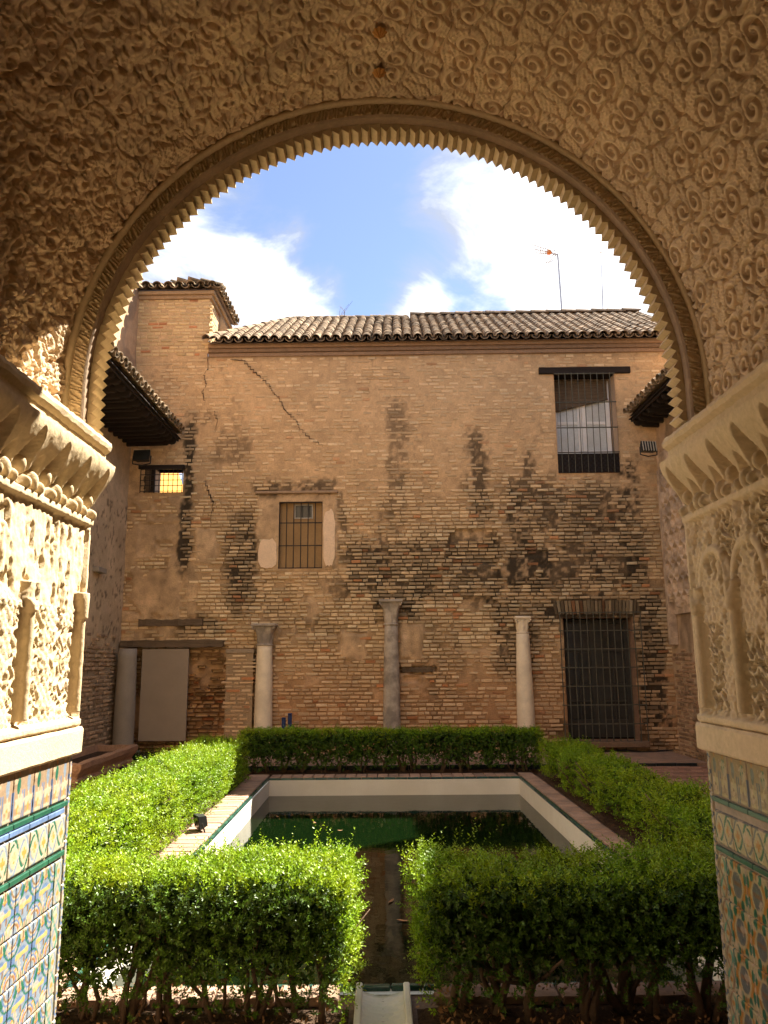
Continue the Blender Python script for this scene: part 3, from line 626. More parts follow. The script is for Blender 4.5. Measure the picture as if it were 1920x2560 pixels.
# smooth render where the bricks do not show, and recesses
PLAST = [((262, 1075, 392, 1340), .018), ((555, 1068, 728, 1232), .015), ((864, 1346, 914, 1424), .012), ((735, 1362, 792, 1425), .012), ((556, 1350, 600, 1392), .012), ((972, 1142, 1050, 1172), -.03), ((1428, 980, 1470, 1290), .01), ((422, 1140, 470, 1215), .01), ((985, 1292, 1068, 1312), -.02), ((1075, 1395, 1100, 1420), .012), ((262, 1000, 310, 1080), .02), ((400, 1225, 425, 1330), .0)]
REC = [((972, 1142, 1075, 1220), .035), ((982, 1292, 1070, 1405), .03), ((570, 1250, 640, 1335), .03), ((865, 1440, 945, 1456), .09), ((300, 1130, 385, 1200), .02), ((262, 1398, 487, 1660), .11), ((640, 1350, 735, 1372), .03), ((870, 1460, 905, 1475), .05), ((738, 1352, 795, 1372), .03)]
def boxmask(u, z, bx, soft=.02, amp=.10, seed=0):
    a, c, b, d = wbox(*bx); w = amp * (fbm(u, z, 5, 3, 51 + seed) - .5); w2 = amp * (fbm(u, z, 5, 3, 57 + seed) - .5)
    return sst(a - soft, a + soft, u + w) * sst(b + soft, b - soft, u + w) * sst(c - soft, c + soft, z + w2) * sst(d + soft, d - soft, z + w2)
def plaster(u, z):
    t = np.zeros_like(u); h = np.zeros_like(u)
    for i, (bx, k) in enumerate(PLAST): m = boxmask(u, z, bx, amp=.22 if i in (2, 3, 4, 7) else .10, seed=i) * (sst(.36, .42, fbm(u, z, 3.1, 3, 78)) if i == 0 else 1); t = np.maximum(t, m); h += m * k
    blob = sst(.66, .71, fbm(u, z, 1.6, 4, 71)) * sst(4.8, 3.4, z); t = np.maximum(t, blob)
    return t, h + .006 * blob
def recess(u, z):
    h = np.zeros_like(u)
    for i, (bx, k) in enumerate(REC): h = np.maximum(h, k * boxmask(u, z, bx, .012, .06 if k < .1 else .015, i + 30))
    return h
def flush(u, z): return np.clip(sst(3.6, 5.4, z + 1.1 * (fbm(u, z, .9, 3, 61) - .5)) * .85 + .5 * sst(.55, .7, fbm(u, z, 1.3, 3, 63)), 0, 1)
# colours
def mortcol(u, z):
    s_ = stain(u, z)[..., None]; fl = flush(u, z)[..., None]; v = fbm(u, z, 3, 4, 81)[..., None]; pl, _ = plaster(u, z); pl = pl[..., None]
    low = np.array((.40, .270, .160)) ; hi = np.array((.56, .375, .222)); c = low * (1 - fl) + hi * fl; c = c * (.82 + .36 * v)
    v2 = fbm(u, z, 7, 4, 85)[..., None]; pc = np.array((.50, .345, .215)) * (.62 + .76 * v) * (.7 + .6 * v2); c = c * (1 - pl) + pc * pl
    redz = sst(2.2, .6, np.asarray(z))[..., None]; c = c * (1 - .25 * redz * np.array((.3, .9, 1.2)))
    c = c * np.array((1.04, 1.03, .94)); return c * (1 - s_ * .93) + np.array((.03, .024, .017)) * s_ * .93
def brickcol(u, z, rnd, rnd2):
    s_ = look(STg, float(u), float(z)); fl = look(FLg, float(u), float(z)); c = np.array((.58, .425, .27)) * (.78 + .42 * rnd)
    if rnd2 < .045: c = np.array((.46, .22, .11)) * (.8 + .5 * rnd)
    elif rnd2 < .20: c = np.array((.68, .54, .37)) * (.9 + .25 * rnd)
    redz = float(sst(2.3, .8, z)); c = c * (1 - .20 * redz * np.array((.35, .9, 1.1)))
    c = c * (1 - fl * .55) + np.array((.60, .41, .25)) * (.85 + .3 * rnd) * fl * .55
    s_ = s_ * (.25 + .65 * ((rnd * 7.3) % 1)); c = c * np.array((1.04, 1.04, .95)); return c * (1 - s_ * .85) + np.array((.05, .04, .03)) * s_ * .85
Ug, Zg = np.meshgrid(us, zs, indexing='ij'); pl, plh = plaster(Ug, Zg); rec = recess(Ug, Zg)
hgt = -.012 * (1 - flush(Ug, Zg)) * (1 - pl) + plh - rec + .010 * (fbm(Ug, Zg, 9, 4, 91) - .5) + .05 * (fbm(Ug, Zg, .5, 2, 93) - .5)
RLg = .05 * (fbm(Ug, Zg, .5, 2, 93) - .5) - rec; FLg = flush(Ug, Zg); STg = stain(Ug, Zg); PLg = pl
def look(G, u, z): return float(G[min(max(int((u - U0) / ST + .5), 0), G.shape[0] - 1), min(max(int((z - Z0) / ST + .5), 0), G.shape[1] - 1)])
relief = lambda u, z: look(RLg, u, z)
keep = np.ones((len(us) - 1, len(zs) - 1), bool); uc = (us[:-1] + us[1:]) / 2; zc = (zs[:-1] + zs[1:]) / 2
for a, c, b, d in HOLES: keep[np.ix_((uc > a) & (uc < b), (zc > c) & (zc < d))] = False
wall_ = link('wall', gridmesh('wall', np.stack([Ug, -hgt, Zg], -1), M_wall, mortcol(Ug, Zg), keep), bld)
def reveals(bx, dep, m, parent):
    a, c, b, d = bx; o = .03; B = MB()
    B.add([(a, -o, c), (a, dep, c), (a, dep, d), (a, -o, d)], [(0, 1, 2, 3)]); B.add([(b, -o, c), (b, dep, c), (b, dep, d), (b, -o, d)], [(3, 2, 1, 0)])
    B.add([(a, -o, d), (a, dep, d), (b, dep, d), (b, -o, d)], [(0, 1, 2, 3)]); B.add([(a, -o, c), (a, dep, c), (b, dep, c), (b, -o, c)], [(3, 2, 1, 0)])
    B.V = [(x, y if y > 0 else -.014, z) for x, y, z in B.V]; return B.build('reveal', m, parent)
B = MB(); B.box(-3.1, .50, -.05, 5.7, .55, 7.3, 0, (.3, .2, .12)); B.box(-4.45, .46, -.05, -3.12, .50, 4.4, 0, (.3, .2, .12)); B.box(-4.45, .46, 5.4, -3.12, .50, 7.3, 0, (.3, .2, .12)); B.build('inner_wall', M_wall, bld)
# bricks
def brick_shape(w, h, d, rr):
    j = lambda a: rr.uniform(-a, a); c = min(.010, h * .25); x0, x1, z0, z1 = -w / 2, w / 2, -h / 2, h / 2
    base = [(x0 + j(.006), .02, z0 + j(.004)), (x1 + j(.006), .02, z0 + j(.004)), (x1 + j(.006), .02, z1 + j(.004)), (x0 + j(.006), .02, z1 + j(.004))]
    fr = [(x0 + c + j(.007), -d + j(.003), z0 + c * .7 + j(.003)), (x1 - c + j(.007), -d + j(.003), z0 + c * .7 + j(.003)), (x1 - c + j(.007), -d + j(.003), z1 - c * .7 + j(.003)), (x0 + c + j(.007), -d + j(.003), z1 - c * .7 + j(.003))]
    md = [(x0 + j(.004), -d * .5, z0 + j(.003)), (x1 + j(.004), -d * .5, z0 + j(.003)), (x1 + j(.004), -d * .5, z1 + j(.003)), (x0 + j(.004), -d * .5, z1 + j(.003))]
    F_ = [(4, 5, 6, 7)]
    for k in range(4): k2 = (k + 1) % 4; F_ += [(k, k2, k2 + 8, k + 8), (k + 8, k2 + 8, k2 + 4, k + 4)]
    return base + fr + md, F_
def lay(u0, u1, z0, z1, course, holes, skip, dfun, cfun, rr, lmin=.10, lmax=.21):
    out = []; z = z0
    while z < z1 - .02:
        ch = course * rr.uniform(.92, 1.08); u = u0 + rr.uniform(-.2, 0)
        while u < u1:
            w = rr.uniform(lmin, lmax)
            if rr.random() < .25: w = rr.uniform(.07, .11)
            uu, zz = u + w / 2, z + ch / 2 + rr.uniform(-.004, .004); u += w + rr.uniform(.010, .024)
            if uu < u0 or uu > u1: continue
            if any(a - w * .45 < uu < b + w * .45 and c - .03 < zz < d + .03 for a, c, b, d in holes): continue
            if skip(uu, zz, rr): continue
            out.append((uu, zz, w, ch - rr.uniform(.018, .030), dfun(uu, zz, rr), cfun(uu, zz, rr)))
        z += ch
    return out
def put_bricks(items, parent, rr, nparts, frame, prefer):
    items = sorted(items, key=prefer); B = MB()
    for i, (u, z, w, h, d, c) in enumerate(items):
        V, F_ = brick_shape(w, h, d, rr); tl = rr.gauss(0, .012); V = [(x * math.cos(tl) - zz * math.sin(tl), y, x * math.sin(tl) + zz * math.cos(tl)) for x, y, zz in V]
        if i < nparts:
            VV = [frame(x, y, zz) for x, y, zz in V]; me = pmesh('brick', VV, F_, M_brick, col=np.array([c] * len(V))); o = link('brick', me, parent); o.location = Vector(frame(u, 0, z)) - Vector(frame(0, 0, 0))
            o.location = Vector(o.location) + (Vector((0, 0, 0)))
        else:
            VV = [frame(x + u, y, zz + z) for x, y, zz in V]; B.add(VV, F_, c)
    if B.V: o = B.build('brick', M_brick, parent); o['kind'] = 'stuff'
rr = random.Random(5)
def skipA(u, z, r):
    fl = look(FLg, u, z)
    if look(PLg, u, z) > .45: return r.random() < .93
    return r.random() < .05 + .52 * fl
def depA(u, z, r):
    fl = look(FLg, u, z); return .004 + (1 - fl) * r.uniform(.004, .016) + relief(u, z) + r.uniform(-.002, .003)
wb_left = wbox(488, 1120, 552, 1580); colholes = []
vouss = (door[0] - .14, door[3] + .06, door[2] + .10, door[3] + .30)
itemsA = lay(U0, U1, .0, 7.1, .066, HOLES + [vouss, (winR[0] - .3, winR[3] - .02, winR[2] + .3, winR[3] + .12)], skipA, depA, lambda u, z, r: brickcol(np.array(u), np.array(z), r.random(), r.random()), rr)
put_bricks(itemsA, wall_, rr, 298, lambda x, y, z: (x, y, z), lambda t: (t[4] > .03, -t[2] * (1 if t[1] < 4 and -2.8 < t[0] < 4.9 else .3)))
# soldier course over the door
u = vouss[0]; k = 0
while u < vouss[2]:
    w = rr.uniform(.042, .056); tl = (u - (vouss[0] + vouss[2]) / 2) * .16; V, F_ = brick_shape(w, .235, .008, rr); cc = brickcol(np.array(u), np.array(vouss[1] + .1), rr.random(), rr.random()) * .6
    V = [(x * math.cos(tl) + z * math.sin(tl), y, -x * math.sin(tl) + z * math.cos(tl)) for x, y, z in V]
    o = link('voussoir', pmesh('voussoir', V, F_, M_brick, col=np.array([cc] * len(V))), bld); o.location = (u + w / 2, -relief(u, vouss[1]), vouss[1] + .12); u += w + .014
# buttress strip left of the marble columns (projects slightly)
b0 = wbox(490, 1412, 548, 1590); B = MB(); B.box(b0[0], -.13, -.1, b0[2], .05, b0[3], 0, (.36, .25, .145)); btr = B.build('buttress', M_wall, bld)
B = MB(); B.box(b0[0] - .015, -.145, b0[3] + .002, b0[2] + .015, .05, b0[3] + .075, .012, (.33, .25, .17)); B.build('buttress_cap', M_wall, bld)
itemsB = lay(b0[0] + .02, b0[2] - .02, .0, b0[3] - .03, .066, [], lambda u, z, r: False, lambda u, z, r: .13 + r.uniform(.004, .016), lambda u, z, r: brickcol(np.array(u), np.array(z), r.random(), r.random()) * 1.05, rr, .12, .25)
put_bricks(itemsB, btr, rr, 200, lambda x, y, z: (x, y, z), lambda t: 0)
# cornice under the eaves
z_e = wl(900, 752)[1]
for k, (za, zb, pr) in enumerate(((7.13, 7.20, .035), (7.203, 7.27, .075), (7.273, 7.36, .12))):
    B = MB(); B.box(-3.16, -pr, za, 5.6, .3, zb, .006, tuple(np.array((.33, .215, .135)) * (.9, .75, 1.0)[k])); B.build('cornice_course', M_wall, bld)
# cracks: thin jagged ribbons laid over the bricks, coloured dark as the gaps' shadow
def crack(pts, w=.010):
    B = MB(); prev = None; P = [wl(*q) for q in pts]; fine = []
    for (a, b_), (c, d) in zip(P[:-1], P[1:]):
        for i in range(6):
            t_ = i / 6; fine.append((a + (c - a) * ((i + 1) // 2) / 3 + random.uniform(-.012, .012), b_ + (d - b_) * (i // 2) / 3 + random.uniform(-.006, .006)))
    fine.append(P[-1]); V = []; Fc = []
    for i, (u, z) in enumerate(fine):
        ww = w * random.uniform(.4, 1.3) * (1 if i < len(fine) - 2 else .4); V += [(u - ww * .5, -.022 - relief(u, z), z - ww * .7), (u + ww * .5, -.022 - relief(u, z), z + ww * .7)]
    for i in range(len(fine) - 1): Fc.append((2 * i, 2 * i + 1, 2 * i + 3, 2 * i + 2))
    B.add(V, Fc); B.build('crack', M_crack, bld)
crack([(499, 778), (524, 781), (541, 800), (563, 818), (582, 836), (590, 850), (602, 862), (612, 884), (622, 896), (640, 912), (647, 929), (668, 949), (698, 968)])
crack([(450, 765), (449, 800), (441, 812), (445, 838), (437, 850), (443, 875)]); crack([(462, 890), (470, 912), (466, 935)]); crack([(440, 1040), (452, 1070), (462, 1090), (455, 1130)], .014)

# ---- upper right window
def bar(B, p, q, r=.007, n=5): B.tube([p, q], r, n)
a, c, b, d = winR; win = empty('window', (0, 0, 0)); win.parent = bld
reveals(winR, .42, mat('pale_reveal', (.50, .36, .25), rough=.9, var=.12, bump=.3), win)
B = MB(); B.box(a - .27, -.045, d - .005, b + .30, .30, d + .115, .006); B.build('lintel', M_wood, bld)
B = MB(); B.box(a, .40, c, b, .44, d, 0); B.build('backing', M_white, win)
fz = c + .02; mid = (a + b) / 2
for x0, x1 in ((a + .02, mid - .004), (mid + .004, b - .02)):
    B = MB(); B.box(x0, .33, fz, x0 + .075, .375, d - .06, .004); B.box(x1 - .075, .33, fz, x1, .375, d - .06, .004)
    for zz in (fz + .0, fz + .42, fz + .98, fz + 1.52, d - .14): B.box(x0 + .076, .332, zz, x1 - .076, .373, zz + .06, .004)
    cas = B.build('casement', M_white, win)
    for za, zb in ((fz + .06, fz + .42), (fz + .48, fz + .98), (fz + 1.04, fz + 1.52)):
        B = MB(); B.box(x0 + .07, .35, za, x1 - .07, .356, zb, 0); B.build('pane', M_glass, win)
# rolled-up blind hanging askew
B = MB(); B.add([(a + .01, .30, d - .02), (b - .06, .30, d - .02), (b - .06, .30, d - .38), (a + .01, .30, d - .62), (a + .01, .325, d - .02), (b - .06, .325, d - .02), (b - .06, .325, d - .38), (a + .01, .325, d - .62)], [(0, 1, 2, 3), (7, 6, 5, 4), (2, 6, 7, 3)]); B.build('blind', M_oldwood, win)
B = MB(); B.tube([(a + .01, .295, d - .63), (b - .06, .295, d - .39)], .022, 8); B.build('blind_roll', M_oldwood, win)
for i in range(9): x = a + .07 + i * (b - a - .10) / 8.6; B = MB(); bar(B, (x, -.05, c), (x + .01, -.05, d), .0075); B.build('grille_bar', M_rustiron, win)
for zz in (c + .37, c + .83, c + 1.31, d - .02): B = MB(); B.box(a - .0, -.062, zz - .006, b + .0, -.038, zz + .010, 0); B.build('grille_rail', M_rustiron, win)
B = MB(); B.box(a, -.01, c + .002, b, .02, c + .36, 0); lat = B.build('lattice_panel', M_iron, win)
for k in range(-8, 18):
    x = a + k * .085
    for sgn in (1, -1):
        x0, x1 = (x, x + .34) if sgn > 0 else (x + .34, x)
        t0 = max(0, (a - min(x0, x1)) / .34); t1 = min(1, (b - min(x0, x1)) / .34)
        if t1 - t0 < .05: continue
        p = lambda t_: (min(x0, x1) + .34 * t_, -.018 - .002 * sgn, (c + .01 + .34 * t_) if sgn > 0 else (c + .35 - .34 * t_))
        B = MB(); bar(B, p(t0), p(t1), .007, 4); B.build('lattice_slat', M_wood, lat)
# ---- middle window with bars
a, c, b, d = winL; win = empty('window', (0, 0, 0)); win.parent = bld; reveals(winL, .12, M_ochre, win)
pa = (a + (b - a) * .36, d - .27, a + (b - a) * .74, d - .05)
B = MB(); B.box(a, .10, c, b, .13, pa[1], 0); B.box(a, .10, pa[3], b, .13, d, 0); B.box(a, .10, pa[1], pa[0], .13, pa[3], 0); B.box(pa[2], .10, pa[1], b, .13, pa[3], 0); B.build('board', M_ochre, win)
B = MB(); B.box(pa[0], .12, pa[1], pa[2], .14, pa[3], 0); B.build('vent_pane', M_darkglass, win)
B = MB(); e = .018; B.box(pa[0], .085, pa[1] - e, pa[2], .105, pa[1], 0); B.box(pa[0], .085, pa[3], pa[2], .105, pa[3] + e, 0); B.box(pa[0] - e, .085, pa[1] - e, pa[0], .105, pa[3] + e, 0); B.box(pa[2], .085, pa[1] - e, pa[2] + e, .105, pa[3] + e, 0); B.build('vent_frame', M_fin, win)
for i in range(7): x = a + .005 + i * (b - a - .01) / 6; B = MB(); bar(B, (x, .0, c), (x, .0, d), .009); B.build('grille_bar', M_iron, win)
for zz in (c + .012, c + .41, c + .82, d - .012): B = MB(); B.box(a, -.012, zz - .007, b, .012, zz + .007, 0); B.build('grille_rail', M_iron, win)
s0 = wbox(553, 1062, 730, 1067); B = MB(); B.box(s0[0], -.075, s0[1], s0[2], .05, s0[1] + .045, .008, (.36, .25, .16)); B.build('drip_ledge', M_wall, bld)
def patch(bx, seed, m=M_patch, dep=.03):
    a_, c_, b_, d_ = wbox(*bx); r2 = random.Random(seed); n = 28; V = []; 
    for lay_ in (0, 1):
        for k in range(n):
            q = 2 * math.pi * k / n; e = 1 / max(abs(math.cos(q)), abs(math.sin(q))) ; rr_ = min(e, 1.16) * (1 + (random.Random(seed * 99 + k).uniform(-.06, .06)))
            V.append(((a_ + b_) / 2 + (b_ - a_) / 2 * math.cos(q) * rr_, -(dep if lay_ else 0.0), (c_ + d_) / 2 + (d_ - c_) / 2 * math.sin(q) * rr_))
    B = MB(); B.add(V, [tuple(range(n, 2 * n))] + [(k, (k + 1) % n, n + (k + 1) % n, n + k) for k in range(n)]); return B.build('render_patch', m, bld)
patch((559, 1165, 598, 1228), 3, dep=.045); patch((699, 1102, 724, 1222), 4, dep=.045)
M_patch2 = mat('dull_render_patch', (.43, .31, .20), rough=.95, var=.2, vscale=6, var2=.2, bump=.5, bscale=40)
# ---- door behind a heavy grille
a, c, b, d = door; dr = empty('door', (0, 0, 0)); dr.parent = bld; reveals(door, .34, M_terra, dr)
B = MB(); B.box(a, .33, c, b, .36, d, 0); B.build('backing', M_dark, dr); mid = (a + b) / 2
M_doorw = mat('dark_door_wood', (.040, .037, .030), rough=.6, var=.2)
for x0, x1 in ((a + .01, mid - .004), (mid + .004, b - .01)):
    B = MB(); B.box(x0, .24, c + .03, x0 + .09, .29, d - .02, .004); B.box(x1 - .09, .24, c + .03, x1, .29, d - .02, .004)
    for zz, hh in ((c + .03, .30), (c + .62, .03), (c + .90, .03), (c + 1.18, .03), (c + 1.48, .05), (d - .09, .07)): B.box(x0 + .091, .243, zz, x1 - .091, .287, zz + hh, .003)
    B.box((x0 + x1) / 2 - .012, .246, c + .332, (x0 + x1) / 2 + .012, .284, c + 1.47, .002); B.build('door_leaf', M_doorw, dr)
    B = MB(); B.box(x0 + .085, .262, c + .33, x1 - .085, .268, d - .09, 0); B.build('pane', M_darkglass, dr)
g0, g1 = a - .07, b + .11
for i in range(13): x = g0 + i * (g1 - g0) / 12; B = MB(); bar(B, (x, -.10, c - .06), (x, -.10, d + .10), .0085); B.build('grille_bar', M_rustiron, dr)
for i in range(8):
    zz = c - .03 + i * (d - c + .12) / 7; B = MB(); B.box(g0 - .01, -.111, zz - .008, g1 + .01, -.089, zz + .008, 0)
    for x in (g0, g1): B.box(x - .007, -.088, zz - .006, x + .007, .02, zz + .006, 0)
    B.build('grille_rail', M_rustiron, dr)
B = MB(); B.box(a - .12, -.14, c - .10, b + .12, .33, c - .005, .01, (.20, .13, .085)); B.build('door_sill', M_wall, bld)
# ---- small window on the left: looks right through the wall
a, c, b, d = smallwin; win = empty('window', (0, 0, 0)); win.parent = bld; reveals(smallwin, .30, M_wall if False else M_patch2, win)
g0 = smallnic[0]
B = MB(); B.box(g0, -.015, c, a - .005, .01, d, 0); B.build('shutter', M_oldwood, win); B = MB(); B.box(a - .07, -.05, c, a - .005, .012, d, .003); B.build('mullion', M_wood, win)
B = MB(); B.box(g0 - .05, -.07, d, b + .03, .25, d + .07, .004); B.build('window_lintel', M_wood, win)
for i in range(10): x = g0 + i * (b - g0) / 9; B = MB(); bar(B, (x, -.065, c - .02), (x, -.065, d + .01), .007); B.build('grille_bar', M_iron, win)
for i in range(5): zz = c + .01 + i * (d - c - .02) / 4; B = MB(); B.box(g0, -.073, zz - .005, b, -.057, zz + .005, 0); B.build('grille_rail', M_iron, win)
# timber lintels
for bx, dp in (((264, 1383, 484, 1398), .10), ((300, 1338, 438, 1352), .03), ((868, 1441, 940, 1452), -.02)):
    a, c, b, d = wbox(*bx); n = 16; B = MB(); V = []; r2 = random.Random(int(a * 100))
    for i in range(n + 1):
        x = a + (b - a) * i / n; w = r2.uniform(-.010, .010)
        V += [(x, -dp + w, c + r2.uniform(-.01, .01)), (x, -dp + w, d + r2.uniform(-.012, .012)), (x, .14, d + .003), (x, .14, c - .003)]
    Fc = [(0, 1, 2, 3), (4 * n + 3, 4 * n + 2, 4 * n + 1, 4 * n)]
    for i in range(n): q = i * 4; Fc += [(q, q + 4, q + 5, q + 1), (q + 1, q + 5, q + 6, q + 2), (q + 2, q + 6, q + 7, q + 3), (q + 3, q + 7, q + 4, q)]
    B.add(V, Fc); B.build('timber_lintel', M_oldwood, bld)

# ================================================================== tiled roofs
def tile_shape(r0_, r1_, ln, th=.014, n=8, seed=0):
    rr = random.Random(seed); V = []; Fc = []
    for rad_, y in ((r0_, 0), (r1_, ln)):
        for off in (0, th):
            for k in range(n + 1):
                q = math.pi * k / n; V.append((-(rad_ - off) * math.cos(q), y, (rad_ - off) * math.sin(q) * .88 + rr.uniform(-.002, .002)))
    m = n + 1
    for k in range(n): Fc += [(k, k + 1, 2 * m + k + 1, 2 * m + k), (m + k + 1, m + k, 3 * m + k, 3 * m + k + 1), (k + 1, k, m + k, m + k + 1)]
    return V, Fc
def roof(name, parent, O, U, S, ncol, nrow, pitch, expo, matl, nparts, inside=lambda u, s: True, seed=1, under=True, basemat=None, ln=.42):
    rr = random.Random(seed); Nn = U.cross(S).normalized(); TS = [tile_shape(.086, .070, ln, seed=k) for k in range(3)]
    PS = [([(x, y, -z + .085) for x, y, z in tile_shape(.080, .092, ln, seed=k + 9)[0]], [f[::-1] for f in tile_shape(.080, .092, ln)[1]]) for k in range(2)]
    TM = [pmesh('tile', v, f, matl) for v, f in TS]; PM = [pmesh('pan_tile', v, f, matl) for v, f in PS]
    W_ = ncol * pitch; Ls = nrow * expo
    base = None
    if basemat:
        bb = MB(); 
        cells = [(i, j) for i in range(ncol) for j in range(nrow) if inside((i + .5) * pitch, (j + .5) * expo)]
        for i, j in cells:
            q = [O + U * (i * pitch) + S * (j * expo + .05) - Nn * .02, O + U * ((i + 1) * pitch) + S * (j * expo + .05) - Nn * .02, O + U * ((i + 1) * pitch) + S * ((j + 1) * expo + .05) - Nn * .02, O + U * (i * pitch) + S * ((j + 1) * expo + .05) - Nn * .02]
            bb.add([v[:] for v in q], [(0, 1, 2, 3)])
        base = bb.build(name, basemat, parent)
    host = base or parent
    B = MB(); cnt = 0; order = [(j, i) for j in range(nrow) for i in range(ncol)]
    for j, i in order:
        for pan in (False, True):
            u = (i + (.5 if not pan else 1.0)) * pitch + rr.uniform(-.008, .008); s_ = j * expo + rr.uniform(-.012, .012)
            if not inside(u, s_): continue
            lift = (.062 if not pan else -.008) + rr.uniform(-.004, .004); tilt = .050 + rr.uniform(-.012, .012); yaw = rr.uniform(-.03, .03)
            p = O + U * u + S * (s_ - (.0 if not pan else -.015)) + Nn * lift
            S2 = (S - Nn * tilt * (1 if True else 0) + U * yaw).normalized(); U2 = (U - S2 * U.dot(S2)).normalized(); N2 = U2.cross(S2)
            Mx = Matrix(((U2.x, S2.x, N2.x, p.x), (U2.y, S2.y, N2.y, p.y), (U2.z, S2.z, N2.z, p.z), (0, 0, 0, 1)))
            if cnt < nparts:
                o = link('pan_tile' if pan else 'tile', rr.choice(PM if pan else TM), host); o.matrix_basis = Mx; cnt += 1
            else:
                v, f = rr.choice(PS if pan else TS); B.add([(Mx @ Vector(q))[:] for q in v], f)
    if B.V: o = B.build('tile', matl, host); o['kind'] = 'stuff'
    return base
def ridge(parent, a, b, m, step=.33, r=.095):
    d = (b - a); n = max(1, int(d.length / step)); d.normalize(); TM = [pmesh('ridge_tile', *tile_shape(r, r * .86, .40, seed=40 + k), m) for k in range(3)]
    for i in range(n):
        p = a + d * (i * step); S2 = (d + Vector((0, 0, -.03))).normalized(); U2 = d.cross(Vector((0, 0, 1))).normalized(); N2 = U2.cross(S2)
        o = link('ridge_tile', random.choice(TM), parent); o.matrix_basis = Matrix(((U2.x, S2.x, N2.x, p.x), (U2.y, S2.y, N2.y, p.y), (U2.z, S2.z, N2.z, p.z + random.uniform(-.006, .006)), (0, 0, 0, 1)))
# main roof: eave from u=-3.12 to 5.6
M_mortar = mat('roof_mortar', (.20, .14, .10), rough=.95, var=.35, vscale=7, bump=.6, bscale=30)
sl = R(31); S_ = Vector((0, math.cos(sl), math.sin(sl))); eU0 = -3.12; pitch = .187; ncol = 47; nrow = 19; expo = .162
eO = Vector((eU0, -.27, wl(900, 748)[1] + .0 - .045))
inside = lambda u, s: u > s * .40 - .02
eO.z = 7.30
rf = roof('roof', bld, eO, Vector((1, 0, 0)), S_, ncol, nrow, pitch, expo, M_tile, 298, inside, 2, basemat=M_mortar)
top = eO + S_ * (nrow * expo)
st_u = 3.75
ridge(rf, Vector((eU0 + nrow * expo * .40, top.y, top.z + .05)), Vector((eU0 + st_u, top.y, top.z + .06)), M_tile)
ridge(rf, Vector((eU0 + st_u, top.y, top.z + .11)), Vector((eU0 + ncol * pitch, top.y, top.z + .14)), M_tile)
B = MB(); B.box(eU0 + st_u, top.y - .03, top.z - .05, eU0 + ncol * pitch, top.y + .12, top.z + .10, 0); B.box(eU0 + nrow * expo * .40, top.y - .02, top.z - .05, eU0 + st_u - .002, top.y + .12, top.z + .05, 0); B.build('ridge_bed', M_mortar, rf)
ridge(rf, eO + Vector((-.05, 0, .09)), Vector((eU0 + nrow * expo * .40, top.y, top.z + .07)), M_tile)
B = MB(); B.add([(eU0, .0, 7.2), (eU0, .0, 7.3), (eU0 + nrow * expo * .40, top.y, top.z), (eU0 + .3, top.y, 7.2)], [(0, 1, 2, 3)]); B.build('roof_side', M_mortar, rf)

# ---- corner tower
t0 = wl(300, 760); t1 = wl(452, 700); TZ = wl(380, 633)[1]
TU0, TU1 = LWX - .02, t1[0]
tow = empty('corner_tower', WO, -WYAW, 'taller square brick corner tower with small tiled cap at the left end of the roof', 'tower')
ust = np.arange(TU0 - .2, TU1 + ST / 2, ST); ust[-1] = TU1; TZ -= .14; zst = np.arange(7.06, TZ + ST / 2, ST)
Ug, Zg = np.meshgrid(ust, zst, indexing='ij'); v = fbm(Ug, Zg, 3, 4, 81)[..., None]; colT = np.array((.54, .362, .20)) * (.8 + .4 * v)
P = np.stack([Ug, -.008 * fbm(Ug, Zg, 9, 3, 12), Zg], -1); twl = link('wall', gridmesh('wall', P, M_wall, colT), tow)
ys_ = np.arange(0, 1.6, ST); Yg, Zg = np.meshgrid(ys_, zst, indexing='ij'); P = np.stack([np.full_like(Yg, TU1) + .006 * fbm(Yg, Zg, 9, 3, 14), Yg, Zg], -1)
side = link('side_wall', gridmesh('side_wall', P, M_wall, np.array((.52, .345, .205)) * (.8 + .4 * fbm(Yg, Zg, 3, 4, 82)[..., None])), tow)
rr = random.Random(15)
ct = lambda u, z, r: (np.array((.59, .43, .23)) if r.random() > .06 else np.array((.46, .21, .10))) * (.78 + .44 * r.random())
put_bricks(lay(TU0, TU1, 7.16, TZ - .02, .066, [], lambda u, z, r: r.random() < .16, lambda u, z, r: .008 + r.uniform(0, .010), ct, rr), twl, rr, 290, lambda x, y, z: (x, y, z), lambda t: -t[2])
put_bricks(lay(.02, 1.5, 7.16, TZ - .02, .066, [], lambda u, z, r: r.random() < .2, lambda u, z, r: .006 + r.uniform(0, .010), ct, rr), side, rr, 100, lambda x, y, z: (TU1 - y, x, z), lambda t: -t[2])
B = MB(); B.box(TU0 - .2, -.05, TZ, TU1 + .05, 1.6, TZ + .07, .006, (.36, .24, .14)); B.box(TU0 - .2, -.10, TZ + .072, TU1 + .10, 1.65, TZ + .14, .006, (.38, .26, .155)); B.build('cornice', M_wall, tow)
tS = Vector((0, math.cos(R(20)), math.sin(R(20)))); rt = roof('roof', tow, Vector((TU0 - .1, -.20, TZ + .14)), Vector((1, 0, 0)), tS, 8, 4, (TU1 - TU0 + .28) / 8, .26, M_eave_tile, 80, basemat=M_mortar, seed=8, inside=lambda u, s: u < TU1 - TU0 + .32 - s * .9)
tS2 = Vector((-math.cos(R(20)), 0, math.sin(R(20)))); roof('roof', tow, Vector((TU1 + .22, -.20, TZ + .14)), Vector((0, 1, 0)), tS2, 9, 4, .19, .26, M_eave_tile, 80, basemat=M_mortar, seed=9, inside=lambda u, s: u > s * .9 - .1)
